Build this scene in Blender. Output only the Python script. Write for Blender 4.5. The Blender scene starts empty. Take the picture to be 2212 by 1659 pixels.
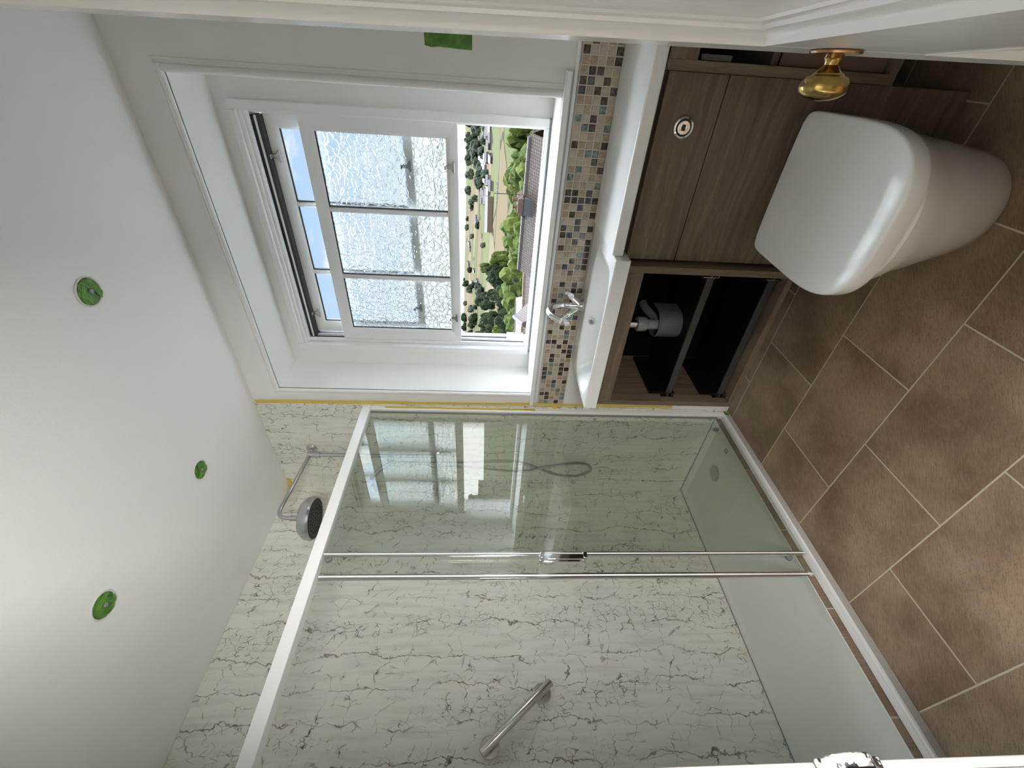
import bpy, bmesh, math, random
from mathutils import Vector, Matrix, noise
PI = math.pi
sc = bpy.context.scene
COL = sc.collection
random.seed(7)

# ------------------------------------------------------------------ camera
YAW, PITCH, ROLL, FPX = 0.6756, -0.0648, 0.0227, 928.1
EYE = Vector((2.0563, -1.5877, 1.245))
_f = Vector((-math.sin(YAW)*math.cos(PITCH), math.cos(YAW)*math.cos(PITCH), math.sin(PITCH)))
_r = Vector((math.cos(YAW), math.sin(YAW), 0)); _u = _r.cross(_f)
_r2 = _r*math.cos(ROLL) + _u*math.sin(ROLL); _u2 = -_r*math.sin(ROLL) + _u*math.cos(ROLL)
cam_d = bpy.data.cameras.new('camera'); cam = bpy.data.objects.new('camera', cam_d); COL.objects.link(cam)
cam_d.sensor_fit = 'HORIZONTAL'; cam_d.sensor_width = 36.0; cam_d.lens = FPX/2212*36.0
cam_d.clip_start = 0.02; cam_d.clip_end = 6000
# the phone was held on its side: the picture's left is up in the room
cx_, cy_, cz_ = -_u2, _r2, -_f
cam.matrix_world = Matrix(((cx_.x, cy_.x, cz_.x, EYE.x), (cx_.y, cy_.y, cz_.y, EYE.y), (cx_.z, cy_.z, cz_.z, EYE.z), (0, 0, 0, 1)))
sc.camera = cam

# ------------------------------------------------------------------ view, world, sun
sc.view_settings.view_transform = 'Standard'; sc.view_settings.look = 'None'
sc.view_settings.gamma = 1.0; sc.view_settings.use_curve_mapping = False
sc.view_settings.exposure = 0.6
sc.cycles.use_denoising = True
sc.cycles.max_bounces = 14; sc.cycles.diffuse_bounces = 8; sc.cycles.glossy_bounces = 6
sc.cycles.transmission_bounces = 10; sc.cycles.transparent_max_bounces = 14
sc.cycles.sample_clamp_indirect = 6.0
sc.cycles.caustics_reflective = False; sc.cycles.caustics_refractive = True
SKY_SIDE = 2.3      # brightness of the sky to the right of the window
SKY_HIGH = 24.0      # strength of the unseen high sky band added to light the room
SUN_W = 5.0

class NT:
    """small helper to write node trees"""
    def __init__(s, tree):
        s.t = tree; tree.nodes.clear()
    def n(s, kind, **kw):
        nd = s.t.nodes.new(kind); ins = kw.pop('ins', {})
        for k, v in kw.items(): setattr(nd, k, v)
        for k, v in ins.items(): s.put(nd, k, v)
        return nd
    def put(s, nd, k, v):
        sock = nd.inputs[k]
        if isinstance(v, bpy.types.NodeSocket): s.t.links.new(v, sock)
        elif isinstance(v, bpy.types.Node): s.t.links.new(v.outputs[0], sock)
        else:
            if isinstance(v, (tuple, list)) and len(v) == 3 and len(getattr(sock, 'default_value', (0,)*3)) == 4: v = (*v, 1)
            sock.default_value = v
    def m(s, op, a, b=None, c=None, clamp=False):
        nd = s.n('ShaderNodeMath', operation=op, use_clamp=clamp)
        for i, v in enumerate((a, b, c)):
            if v is not None: s.put(nd, i, v)
        return nd.outputs[0]
    def mix(s, f, a, b):
        nd = s.n('ShaderNodeMix', data_type='RGBA')
        s.put(nd, 0, f); s.put(nd, 6, a); s.put(nd, 7, b); return nd.outputs[2]
    def ramp(s, f, stops, interp='LINEAR'):
        nd = s.n('ShaderNodeValToRGB'); cr = nd.color_ramp; cr.interpolation = interp
        while len(cr.elements) < len(stops): cr.elements.new(0.5)
        for e, (p, c) in zip(cr.elements, stops):
            e.position = p; e.color = (*c, 1) if len(c) == 3 else c
        s.put(nd, 0, f); return nd.outputs[0]
    def smooth(s, v, a, b):
        nd = s.n('ShaderNodeMapRange', interpolation_type='SMOOTHSTEP')
        s.put(nd, 0, v); s.put(nd, 1, a); s.put(nd, 2, b); s.put(nd, 3, 0.0); s.put(nd, 4, 1.0); return nd.outputs[0]
    def noise(s, vec, scale, detail=3, rough=.5, dist=0.0, out=0):
        nd = s.n('ShaderNodeTexNoise'); s.put(nd, 'Vector', vec)
        s.put(nd, 'Scale', scale); s.put(nd, 'Detail', detail); s.put(nd, 'Roughness', rough); s.put(nd, 'Distortion', dist)
        return nd.outputs[out]
    def voro(s, vec, scale, feature='F1', rnd=1.0, out=0):
        nd = s.n('ShaderNodeTexVoronoi', feature=feature); s.put(nd, 'Vector', vec); s.put(nd, 'Scale', scale)
        s.put(nd, 'Randomness', rnd); return nd.outputs[out]
    def vec(s, x, y, z):
        nd = s.n('ShaderNodeCombineXYZ')
        for i, v in enumerate((x, y, z)): s.put(nd, i, v)
        return nd.outputs[0]
    def sep(s, v):
        nd = s.n('ShaderNodeSeparateXYZ'); s.put(nd, 0, v); return nd.outputs
    def vadd(s, a, b, k=1.0):
        nd = s.n('ShaderNodeVectorMath', operation='MULTIPLY_ADD'); s.put(nd, 0, b); nd.inputs[1].default_value = (k, k, k); s.put(nd, 2, a)
        return nd.outputs[0]

world = bpy.data.worlds.new('world'); sc.world = world; world.use_nodes = True
w = NT(world.node_tree)
tc = w.n('ShaderNodeTexCoord'); x_, y_, z_ = w.sep(tc.outputs['Generated'])
zc = w.m('MAXIMUM', z_, 0.02)
cl = w.vec(w.m('DIVIDE', x_, w.m('ADD', zc, .12)), w.m('DIVIDE', y_, w.m('ADD', zc, .12)), 0.0)
c1 = w.noise(cl, 1.15, 7, .58, .35)
cover = w.smooth(c1, .50, .60)
blue = w.ramp(z_, [(0.0, (1.0, 1.02, 1.03)), (.16, (.80, .90, 1.03)), (.40, (.44, .67, 1.0)), (1.0, (.30, .50, .90))])
lowc = w.smooth(z_, .24, .07)
skyc = w.mix(w.m('MAXIMUM', w.m('MULTIPLY', cover, .9), lowc), blue, (1.05, 1.06, 1.07))
# bright sky band added above the camera's view, to light the room
high_boost = w.m('MULTIPLY', w.m('MULTIPLY', w.smooth(z_, .50, .60), w.smooth(z_, .92, .86)), w.smooth(y_, .15, .32))
side = w.m('MULTIPLY', w.smooth(w.m('DIVIDE', x_, w.m('MAXIMUM', y_, .05)), .02, .42), w.smooth(y_, .02, .12))   # sky brightened to the right, added to light the left wall
gain = w.m('ADD', w.m('MULTIPLY_ADD', high_boost, SKY_HIGH-0.70, 0.70), w.m('MULTIPLY', side, SKY_SIDE))
skyc = w.mix(w.m('MULTIPLY', high_boost, .75), skyc, (1.0, .98, .95))
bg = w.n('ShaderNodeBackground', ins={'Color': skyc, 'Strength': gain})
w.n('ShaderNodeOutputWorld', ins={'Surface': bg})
world.cycles.sampling_method = 'AUTOMATIC' if hasattr(world.cycles, 'sampling_method') else 'AUTOMATIC'

sun_d = bpy.data.lights.new('sun', 'SUN'); sun_d.energy = SUN_W; sun_d.angle = .02; sun_d.color = (1, .96, .88)
sun = bpy.data.objects.new('sun', sun_d); COL.objects.link(sun)
sun.rotation_euler = Vector((-.55, .62, -.75)).to_track_quat('-Z', 'Y').to_euler()

# unseen fill light added behind the doorway to brighten the room
la = bpy.data.lights.new('landing_fill', 'AREA'); la.shape = 'RECTANGLE'; la.size = .50; la.size_y = 1.3; la.energy = 82; la.color = (1, .965, .92)
lo = bpy.data.objects.new('landing_fill', la); COL.objects.link(lo); lo.location = (2.60, -1.87, 1.25)
lo.rotation_euler = Vector((-1.0, .10, .03)).to_track_quat('-Z', 'Z').to_euler()
# guides the sampling of daylight through the window (adds no light)
pd = bpy.data.lights.new('window_portal', 'AREA'); pd.shape = 'RECTANGLE'; pd.size = 1.0; pd.size_y = 1.08; pd.cycles.is_portal = True
po = bpy.data.objects.new('window_portal', pd); COL.objects.link(po)
po.location = (1.35, .36, 1.57); po.rotation_euler = (-PI/2, 0, 0)

# ------------------------------------------------------------------ materials
MATS = {}
def principled(name, col, rough=.5, metal=0.0, spec=.5, coat=0.0, bump=None, fn=None, **kw):
    m = bpy.data.materials.new(name); m.use_nodes = True; t = NT(m.node_tree)
    b = t.n('ShaderNodeBsdfPrincipled', ins={'Base Color': col if not callable(col) else (0.5, .5, .5), 'Roughness': rough, 'Metallic': metal, 'Specular IOR Level': spec, 'Coat Weight': coat})
    for k, v in kw.items(): t.put(b, k, v)
    t.n('ShaderNodeOutputMaterial', ins={'Surface': b.outputs[0]})
    geo = t.n('ShaderNodeTexCoord').outputs['Object']
    if fn: fn(t, b, geo)
    if bump:
        sc_, st = bump
        bn = t.n('ShaderNodeBump', ins={'Strength': st, 'Distance': .01, 'Height': t.noise(geo, sc_, 4)})
        t.put(b, 'Normal', bn.outputs[0])
    MATS[name] = m; return m

def paint_fn(t, b, g):
    n1 = t.noise(g, 3.0, 4); t.put(b, 'Base Color', t.mix(n1, (.79, .80, .78), (.85, .855, .84)))
principled('wall_paint', (.8, .8, .8), .55, bump=(60, .06), fn=paint_fn)
def ceil_fn(t, b, g):
    n1 = t.noise(g, 1.5, 4); t.put(b, 'Base Color', t.mix(n1, (.84, .85, .84), (.88, .885, .875)))
principled('ceiling_paint', (.86, .86, .86), .6, bump=(220, .10), fn=ceil_fn)
principled('gloss_white', (.83, .84, .84), .22, bump=(30, .05))
principled('door_white', (.62, .62, .61), .2, bump=(30, .05))
principled('window_white', (.86, .87, .88), .28)
principled('landing_paint', (.30, .28, .25), .7)
principled('sill_white', (.88, .89, .89), .22)
principled('ceramic', (.86, .87, .86), .08, spec=.6, coat=.3)
principled('seat_plastic', (.84, .84, .83), .16, coat=.2)
principled('worktop_white', (.84, .86, .85), .12, coat=.3)
principled('tray_white', (.72, .74, .69), .45, bump=(400, .08))
principled('chrome', (.82, .83, .84), .06, metal=1)
principled('brushed_steel', (.62, .60, .57), .24, metal=1)
principled('satin_chrome', (.55, .56, .57), .22, metal=1)
principled('white_aluminium', (.90, .905, .91), .2)
principled('polished_aluminium', (.78, .79, .80), .10, metal=1)
principled('brass', (.36, .25, .08), .17, metal=1)
principled('brass_dark', (.36, .20, .10), .25, metal=1)
principled('kerb_grey', (.46, .46, .44), .5)
principled('seal_grey', (.25, .26, .26), .5)
principled('black', (.004, .004, .004), .5, spec=.15)
principled('black_matt', (.003, .003, .003), .8, spec=.1)
principled('drawer_grey', (.035, .037, .038), .45)
principled('surround_grey', (.10, .105, .11), .4)
principled('pvc_grey', (.25, .26, .26), .4)
principled('rubber_dark', (.03, .03, .032), .6)
def tape_fn(t, b, g):
    t.put(b, 'Base Color', t.mix(t.noise(g, 25, 3), (.58, .42, .06), (.70, .54, .12)))
principled('yellow_tape', (.6, .45, .08), .55, fn=tape_fn)
def gtape_fn(t, b, g):
    t.put(b, 'Base Color', t.mix(t.smooth(t.noise(g, 28, 3), .35, .65), (.06, .17, .022), (.12, .30, .04)))
principled('green_tape', (.1, .25, .04), .5, bump=(90, .5), fn=gtape_fn)
principled('plaster_raw', (.66, .66, .64), .8)
def keep_fn(t, b, g):
    n = t.smooth(t.noise(g, 60, 4, .6), .50, .56); t.put(b, 'Base Color', t.mix(n, (.40, .40, .39), (.015, .015, .015)))
principled('chipped_paint', (.7, .7, .7), .4, bump=(120, .3), fn=keep_fn)

def marble_fn(t, b, g):
    X, Y, Z = t.sep(g)
    h = t.m('ADD', X, Y)
    p = t.vec(h, Z, 0.0)
    warp = t.noise(p, 9, 4, .6, out=1)
    pw = t.vadd(p, warp, .035)
    hx, hz, _ = t.sep(pw)
    band = t.noise(t.vec(t.m('MULTIPLY', h, 4.5), t.m('MULTIPLY', Z, .7), 3.0), 1.6, 3)
    # big crackle
    v1 = t.voro(t.vec(t.m('MULTIPLY', hx, 13.), t.m('MULTIPLY', hz, 9.), 0.0), 1.0, 'DISTANCE_TO_EDGE')
    w1 = t.m('MULTIPLY_ADD', t.smooth(t.noise(p, 22, 3), .50, .72), .055, .010)
    l1 = t.m('SUBTRACT', 1.0, t.smooth(v1, 0.0, w1))
    k1 = t.smooth(t.noise(t.vec(h, Z, 5.0), 16, 2), .47, .60)
    l1 = t.m('MULTIPLY', t.m('MULTIPLY', l1, k1), .6)
    # fine crackle in bands
    v2 = t.voro(t.vec(t.m('MULTIPLY', hx, 44.), t.m('MULTIPLY', hz, 26.), 4.0), 1.0, 'DISTANCE_TO_EDGE')
    l2 = t.m('SUBTRACT', 1.0, t.smooth(v2, 0.0, .055))
    k2 = t.m('MULTIPLY', t.smooth(band, .50, .60), t.smooth(t.noise(t.vec(h, Z, 9.0), 24, 2), .46, .58))
    l2 = t.m('MULTIPLY', l2, t.m('MULTIPLY', k2, .85))
    # long upright veins, and short cracks running across between them
    def vein(field, wdt):
        return t.m('SUBTRACT', 1.0, t.smooth(t.m('ABSOLUTE', t.m('SUBTRACT', t.m('FRACT', field), .5)), 0.0, wdt))
    nA = t.noise(t.vec(t.m('MULTIPLY', hx, 5.), t.m('MULTIPLY', hz, 3.2), 7.0), 1.0, 5, .62)
    l3 = t.m('MULTIPLY', vein(t.m('MULTIPLY_ADD', nA, 1.5, t.m('MULTIPLY', hx, 8.5)), .030), t.smooth(t.noise(t.vec(h, Z, 12.0), 5, 3), .36, .56))
    nB = t.noise(t.vec(t.m('MULTIPLY', hx, 9.), t.m('MULTIPLY', hz, 5.), 17.0), 1.0, 5, .62)
    l4 = t.m('MULTIPLY', vein(t.m('MULTIPLY_ADD', nB, 1.8, t.m('MULTIPLY', hx, 21.)), .045), t.smooth(t.noise(t.vec(t.m('MULTIPLY', h, 1.6), t.m('MULTIPLY', Z, .8), 15.0), 7, 3), .52, .66))
    nC = t.noise(t.vec(t.m('MULTIPLY', hx, 11.), t.m('MULTIPLY', hz, 8.), 27.0), 1.0, 4, .6)
    cw = t.m('MULTIPLY_ADD', t.smooth(t.noise(t.vec(h, Z, 31.0), 18, 2), .52, .70), .085, .026)
    l5 = t.m('MULTIPLY', vein(t.m('ADD', t.m('MULTIPLY_ADD', nC, 2.2, t.m('MULTIPLY', hz, 13.)), t.m('MULTIPLY', hx, 4.5)), cw), t.smooth(t.noise(t.vec(h, Z, 33.0), 13, 2), .49, .58))
    l3 = t.m('MAXIMUM', t.m('MULTIPLY', l3, .85), t.m('MAXIMUM', t.m('MULTIPLY', l4, .65), t.m('MULTIPLY', l5, .9)))
    dark = t.m('MINIMUM', t.m('ADD', t.m('ADD', l1, l2), l3), 1.0)
    # soft grey streaks
    st = t.noise(t.vec(t.m('MULTIPLY', h, 40.), t.m('MULTIPLY', Z, 5.), 2.0), 1.0, 3)
    base = t.mix(t.smooth(st, .42, .72), (.76, .755, .69), (.66, .65, .59))
    base = t.mix(t.m('MULTIPLY', t.smooth(band, .45, .7), .35), base, (.66, .65, .59))
    red = t.smooth(t.noise(t.vec(h, Z, 21.0), 12, 2), .55, .66)
    vc = t.mix(red, (.105, .095, .08), (.17, .06, .035))
    t.put(b, 'Base Color', t.mix(t.m('MULTIPLY', dark, .95), base, vc))
principled('marble_panel', (.6, .6, .55), .22, fn=marble_fn)

def wood_fn(vertical):
    def fn(t, b, g):
        X, Y, Z = t.sep(g)
        h = t.m('ADD', X, Y)
        a, c = (Z, h) if vertical else (h, Z)      # a runs along the grain
        wv = t.noise(t.vec(t.m('MULTIPLY', a, 1.6), t.m('MULTIPLY', c, 7.), 0.0), 2.0, 3)
        ring = t.noise(t.vec(t.m('MULTIPLY', a, 1.3), t.m('MULTIPLY_ADD', wv, 3.0, t.m('MULTIPLY', c, 42.)), 3.0), 1.0, 3, .6)
        fine = t.noise(t.vec(t.m('MULTIPLY', a, 22.), t.m('MULTIPLY', c, 420.), 1.0), 1.0, 3, .65)
        cross = t.noise(t.vec(t.m('MULTIPLY', a, 160.), t.m('MULTIPLY', c, 60.), 8.0), 1.0, 2)
        col = t.ramp(ring, [(.28, (.085, .058, .038)), (.5, (.155, .112, .076)), (.72, (.215, .162, .112))])
        col = t.mix(t.m('MULTIPLY', t.smooth(fine, .42, .62), .45), col, (.075, .052, .034))
        col = t.mix(t.m('MULTIPLY', t.m('MULTIPLY', t.smooth(cross, .55, .7), t.smooth(ring, .5, .65)), .25), col, (.27, .21, .15))
        t.put(b, 'Base Color', col)
    return fn
principled('oak_across', (.2, .15, .1), .42, fn=wood_fn(False))
principled('oak_upright', (.2, .15, .1), .42, fn=wood_fn(True))
principled('oak_edge', (.13, .085, .06), .5)

def floor_fn(t, b, g):
    X, Y, Z = t.sep(g)
    u = t.m('SUBTRACT', X, .642); v = t.m('ADD', Y, .660)
    br = t.n('ShaderNodeTexBrick', offset=.5, offset_frequency=2, squash=1.0, squash_frequency=2)
    t.put(br, 'Vector', t.vec(t.m('ADD', u, 4.53), t.m('ADD', v, 6.06), 0.0))
    for k, vv in (('Scale', 1.0), ('Mortar Size', .0022), ('Mortar Smooth', .1), ('Bias', 0.0), ('Brick Width', .453), ('Row Height', .303)): t.put(br, k, vv)
    t.put(br, 'Color1', (.40, .40, .40)); t.put(br, 'Color2', (.60, .60, .60)); t.put(br, 'Mortar', (.5, .5, .5))
    mort = br.outputs['Fac']; tone = br.outputs['Color']
    big = t.noise(t.vadd(g, tone, 3.0), 5, 4, .6)
    grain = t.noise(t.vec(t.m('MULTIPLY', t.m('ADD', X, Y), 40.), t.m('MULTIPLY', t.m('SUBTRACT', X, Y), 260.), tone), 1.0, 4, .7)
    spots = t.noise(g, 190, 3, .7)
    col = t.mix(t.smooth(big, .3, .7), (.170, .108, .064), (.325, .232, .152))
    col = t.mix(t.m('MULTIPLY', t.smooth(grain, .50, .66), .6), col, (.13, .085, .055))
    col = t.mix(t.m('MULTIPLY', t.smooth(grain, .50, .32), .22), col, (.43, .36, .28))
    dk = t.m('MULTIPLY', t.smooth(spots, .61, .66), t.smooth(t.noise(g, 6, 2), .38, .58))
    col = t.mix(t.m('MULTIPLY', dk, .8), col, (.06, .045, .032))
    t.put(b, 'Base Color', t.mix(mort, col, (.50, .46, .38)))
    hgt = t.m('SUBTRACT', t.m('MULTIPLY', grain, .3), t.m('MULTIPLY', mort, 1.0))
    bn = t.n('ShaderNodeBump', ins={'Strength': .35, 'Distance': .003, 'Height': hgt}); t.put(b, 'Normal', bn.outputs[0])
principled('floor_tiles', (.3, .25, .18), .38, fn=floor_fn)

def mosaic(name, c1, c2, rough=.15, scale=90):
    def fn(t, b, g):
        n = t.noise(g, scale, 4, .6, 1.5); t.put(b, 'Base Color', t.mix(t.smooth(n, .40, .62), c1, c2))
    return principled(name, c1, rough, fn=fn)
mosaic('mosaic_beige', (.43, .355, .275), (.51, .435, .35), .35)
mosaic('mosaic_tan', (.30, .22, .14), (.43, .34, .235), .3)
mosaic('mosaic_brown', (.028, .018, .014), (.11, .08, .06), .1, 60)
mosaic('mosaic_blue', (.035, .035, .055), (.13, .13, .16), .1, 60)
mosaic('mosaic_teal', (.08, .14, .135), (.26, .35, .33), .08, 60)
principled('mosaic_grout', (.60, .55, .48), .7)

def glass(name, tint, refl=1.0, pattern=False):
    m = bpy.data.materials.new(name); m.use_nodes = True; t = NT(m.node_tree)
    tr = t.n('ShaderNodeBsdfTransparent', ins={'Color': tint})
    gl = t.n('ShaderNodeBsdfGlossy', ins={'Roughness': 0.0, 'Color': (1, 1, 1)})
    lw = t.n('ShaderNodeNewGeometry'); dt = t.n('ShaderNodeVectorMath', operation='DOT_PRODUCT', ins={0: lw.outputs['Normal'], 1: lw.outputs['Incoming']})
    fr = t.m('MULTIPLY_ADD', t.m('POWER', t.m('SUBTRACT', 1.0, t.m('ABSOLUTE', dt.outputs['Value']), clamp=True), 5.0), .96, .04)
    base = tr.outputs[0]
    if pattern:
        g = t.n('ShaderNodeTexCoord').outputs['Object']
        gw = t.vadd(g, t.noise(g, 26, 2, .5, out=1), .034)
        v = t.voro(gw, 46, 'DISTANCE_TO_EDGE')
        h = t.m('SUBTRACT', 1.0, t.smooth(v, .0, .11))
        bn = t.n('ShaderNodeBump', ins={'Strength': .9, 'Distance': .0045, 'Height': h})
        rf = t.n('ShaderNodeBsdfRefraction', ins={'Color': (.95, .98, .98), 'Roughness': .02, 'IOR': 1.18, 'Normal': bn.outputs[0]})
        mx = t.n('ShaderNodeMixShader', ins={0: .82, 1: tr.outputs[0], 2: rf.outputs[0]}); base = mx.outputs[0]
        t.put(gl, 'Normal', bn.outputs[0])
    mx = t.n('ShaderNodeMixShader', ins={0: t.m('MULTIPLY', fr, refl, clamp=True), 1: base, 2: gl.outputs[0]})
    t.n('ShaderNodeOutputMaterial', ins={'Surface': mx.outputs[0]})
    MATS[name] = m
glass('shower_glass', (.925, .942, .925), 1.15)
glass('clear_glass', (.97, .985, .985), 1.0)
glass('patterned_glass', (.96, .98, .98), .8, True)

# outdoors
def leaf(name, c1, c2, c3):
    def fn(t, b, g):
        n = t.noise(g, 1.8, 5, .7); t.put(b, 'Base Color', t.ramp(n, [(.3, tuple(q*.19 for q in c1)), (.5, tuple(q*.19 for q in c2)), (.68, tuple(q*.19 for q in c3))]))
    principled(name, c2, .9, spec=.1, fn=fn)
leaf('leaves_bright', (.05, .10, .02), (.20, .30, .06), (.42, .52, .13))
leaf('leaves_yellow', (.22, .27, .03), (.50, .55, .08), (.72, .74, .16))
leaf('leaves_dark', (.018, .040, .018), (.055, .10, .045), (.13, .20, .07))
leaf('leaves_far', (.11, .15, .11), (.16, .22, .15), (.22, .29, .19))  # paler, flatter greens: distance haze put into the leaf colour
principled('bark', (.12, .09, .07), .9)
def field_fn(t, b, g):
    X, Y, Z = t.sep(g)
    p = t.vec(t.m('MULTIPLY', X, .0052), t.m('MULTIPLY', Y, .0085), 0.0)
    pw = t.vadd(p, t.noise(p, 1.2, 2, out=1), .35)
    rnd = t.sep(t.voro(pw, 1.0, 'F1', out=1))[0]
    edge = t.voro(pw, 1.0, 'DISTANCE_TO_EDGE')
    col = t.ramp(rnd, [(0.0, (.30, .36, .13)), (.25, (.46, .36, .20)), (.42, (.56, .46, .27)), (.6, (.34, .40, .16)), (.78, (.50, .40, .22)), (.9, (.26, .33, .12))], 'CONSTANT')
    col = t.mix(t.m('MULTIPLY', t.noise(t.vec(t.m('MULTIPLY', X, .02), t.m('MULTIPLY', Y, .15), 0.0), 1.0, 3), .35), col, (.55, .50, .34))
    hedge = t.m('SUBTRACT', 1.0, t.smooth(edge, .012, .02))
    col = t.mix(t.m('MULTIPLY', hedge, .85), col, (.09, .13, .06))
    near = t.smooth(t.m('SQRT', t.m('ADD', t.m('MULTIPLY', X, X), t.m('MULTIPLY', Y, Y))), 340., 200.)
    dim = t.mix(near, col, (.14, .20, .06)); hs = t.n('ShaderNodeMix', data_type='RGBA', blend_type='MULTIPLY'); t.put(hs, 0, 1.0); t.put(hs, 6, dim); t.put(hs, 7, (.15, .15, .15)); t.put(b, 'Base Color', hs.outputs[2])
principled('fields', (.4, .4, .2), 1.0, spec=.05, fn=field_fn)
def rooft_fn(c1, c2, w, h):
    def fn(t, b, g):
        X, Y, Z = t.sep(g)
        br = t.n('ShaderNodeTexBrick', offset=.0)
        t.put(br, 'Vector', t.vec(X, t.m('MULTIPLY', Y, 1.0), 0.0))
        for k, vv in (('Scale', 1.0), ('Mortar Size', .022), ('Mortar Smooth', .5), ('Brick Width', w), ('Row Height', h), ('Color1', c1), ('Color2', c2), ('Mortar', (.004, .003, .003))): t.put(br, k, vv)
        n = t.noise(g, 3, 3)
        t.put(b, 'Base Color', t.mix(t.m('MULTIPLY', n, .4), br.outputs[0], (.040, .033, .028)))
        bn = t.n('ShaderNodeBump', ins={'Strength': .8, 'Distance': .05, 'Height': t.m('SUBTRACT', 1.0, br.outputs['Fac'])}); t.put(b, 'Normal', bn.outputs[0])
    return fn
principled('brown_tiles', (.3, .2, .17), .8, fn=rooft_fn((.080, .054, .040), (.045, .029, .022), .12, .105))
principled('red_tiles', (.45, .2, .12), .8, fn=rooft_fn((.045, .019, .012), (.036, .016, .010), .20, .17))
def brick_fn(t, b, g):
    X, Y, Z = t.sep(g)
    br = t.n('ShaderNodeTexBrick'); t.put(br, 'Vector', t.vec(t.m('ADD', X, Y), Z, 0.0))
    for k, vv in (('Scale', 1.0), ('Mortar Size', .012), ('Brick Width', .24), ('Row Height', .09), ('Color1', (.080, .052, .038)), ('Color2', (.064, .040, .030)), ('Mortar', (.085, .072, .06))): t.put(br, k, vv)
    t.put(b, 'Base Color', br.outputs[0])
principled('house_brick', (.4, .25, .18), .9, fn=brick_fn)
principled('render_white', (.085, .085, .08), .9)
principled('render_grey', (.055, .055, .058), .9)
principled('slate', (.035, .033, .035), .8)
principled('lead', (.04, .046, .052), .5)
principled('clay_pot', (.07, .042, .030), .8)
principled('bargeboard', (.085, .085, .08), .5)
principled('dark_pane', (.05, .06, .07), .1)
principled('pale_metal', (.036, .042, .047), .4)

# ------------------------------------------------------------------ mesh helpers
class MB:
    def __init__(s): s.v = []; s.f = []; s.mi = []; s.cur = 0
    def add(s, vs, fs):
        o = len(s.v); s.v += [tuple(v) for v in vs]; s.f += [tuple(i+o for i in f) for f in fs]; s.mi += [s.cur]*len(fs); return s
    def box(s, x0, x1, y0, y1, z0, z1):
        return s.add([(x0,y0,z0),(x1,y0,z0),(x1,y1,z0),(x0,y1,z0),(x0,y0,z1),(x1,y0,z1),(x1,y1,z1),(x0,y1,z1)],
                     [(3,2,1,0),(4,5,6,7),(0,1,5,4),(1,2,6,5),(2,3,7,6),(3,0,4,7)])
    def obox(s, c, ax, ay, az, hx, hy, hz):
        c, ax, ay, az = Vector(c), Vector(ax).normalized(), Vector(ay).normalized(), Vector(az).normalized()
        P = [c+ax*hx*i+ay*hy*j+az*hz*k for k in (-1, 1) for (i, j) in ((-1,-1),(1,-1),(1,1),(-1,1))]
        return s.add(P, [(3,2,1,0),(4,5,6,7),(0,1,5,4),(1,2,6,5),(2,3,7,6),(3,0,4,7)])
    def rings(s, R, cap0=True, cap1=True, closed=False):
        n = len(R[0]); fs = []
        m = len(R)
        for i in range(m if closed else m-1):
            a, b = i*n, ((i+1) % m)*n
            fs += [(a+j, a+(j+1) % n, b+(j+1) % n, b+j) for j in range(n)]
        if not closed:
            if cap0: fs.append(tuple(range(n-1, -1, -1)))
            if cap1: fs.append(tuple(range((m-1)*n, m*n)))
        return s.add([p for r in R for p in r], fs)
    def tube(s, pts, r, n=16, caps=True):
        pts = [Vector(p) for p in pts]; rr = r if isinstance(r, (list, tuple)) else [r]*len(pts)
        R = []; prev = None
        for i, p in enumerate(pts):
            d = (pts[min(i+1, len(pts)-1)] - pts[max(i-1, 0)]).normalized()
            if prev is None:
                a = Vector((0, 0, 1)) if abs(d.z) < .9 else Vector((1, 0, 0)); a = (a - d*a.dot(d)).normalized()
            else: a = (prev - d*prev.dot(d)).normalized()
            prev = a; b = d.cross(a)
            R.append([p + (a*math.cos(2*PI*k/n) + b*math.sin(2*PI*k/n))*rr[i] for k in range(n)])
        return s.rings(R, caps, caps)
    def lathe(s, prof, o=(0, 0, 0), axis=(0, 0, 1), n=32):
        """prof: (radius, height along axis)"""
        ax = Vector(axis).normalized(); a = Vector((1, 0, 0)) if abs(ax.x) < .9 else Vector((0, 1, 0)); a = (a-ax*a.dot(ax)).normalized(); b = ax.cross(a); o = Vector(o)
        return s.rings([[o+ax*h+(a*math.cos(2*PI*k/n)+b*math.sin(2*PI*k/n))*max(r, 1e-5) for k in range(n)] for r, h in prof])
    def prism(s, poly, o, u, v, w, depth):
        """2-D polygon extruded: o + u*x + v*y, thickness along w"""
        o, u, v, w = Vector(o), Vector(u), Vector(v), Vector(w)
        return s.rings([[o+u*x+v*y+w*d for x, y in poly] for d in (0, depth)])
    def build(s, name, mat, parent=None, bevel=0, smooth=True, seg=2, kind=None):
        me = bpy.data.meshes.new(name); me.from_pydata(s.v, [], s.f); me.update()
        mats = mat if isinstance(mat, (list, tuple)) else [mat]
        for m in mats: me.materials.append(MATS[m])
        for p, i in zip(me.polygons, s.mi): p.material_index = i
        bm = bmesh.new(); bm.from_mesh(me); bmesh.ops.recalc_face_normals(bm, faces=bm.faces); bm.to_mesh(me); bm.free()
        if smooth: me.shade_smooth(); me.set_sharp_from_angle(angle=math.radians(35))
        o = bpy.data.objects.new(name, me); COL.objects.link(o)
        if bevel:
            md = o.modifiers.new('bevel', 'BEVEL'); md.width = bevel; md.segments = seg; md.limit_method = 'ANGLE'; md.angle_limit = math.radians(35); md.harden_normals = False
        if parent is not None: put_under(o, parent)
        if kind: o['kind'] = kind
        return o
def put_under(o, p):
    o.parent = p; o.matrix_parent_inverse = p.matrix_world.inverted() if False else Matrix.Translation(-wloc(p))
def wloc(p):
    v = Vector(p.location)
    return v if p.type == 'EMPTY' else Vector((0, 0, 0)) if p.parent is None else Vector((0, 0, 0))
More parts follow.
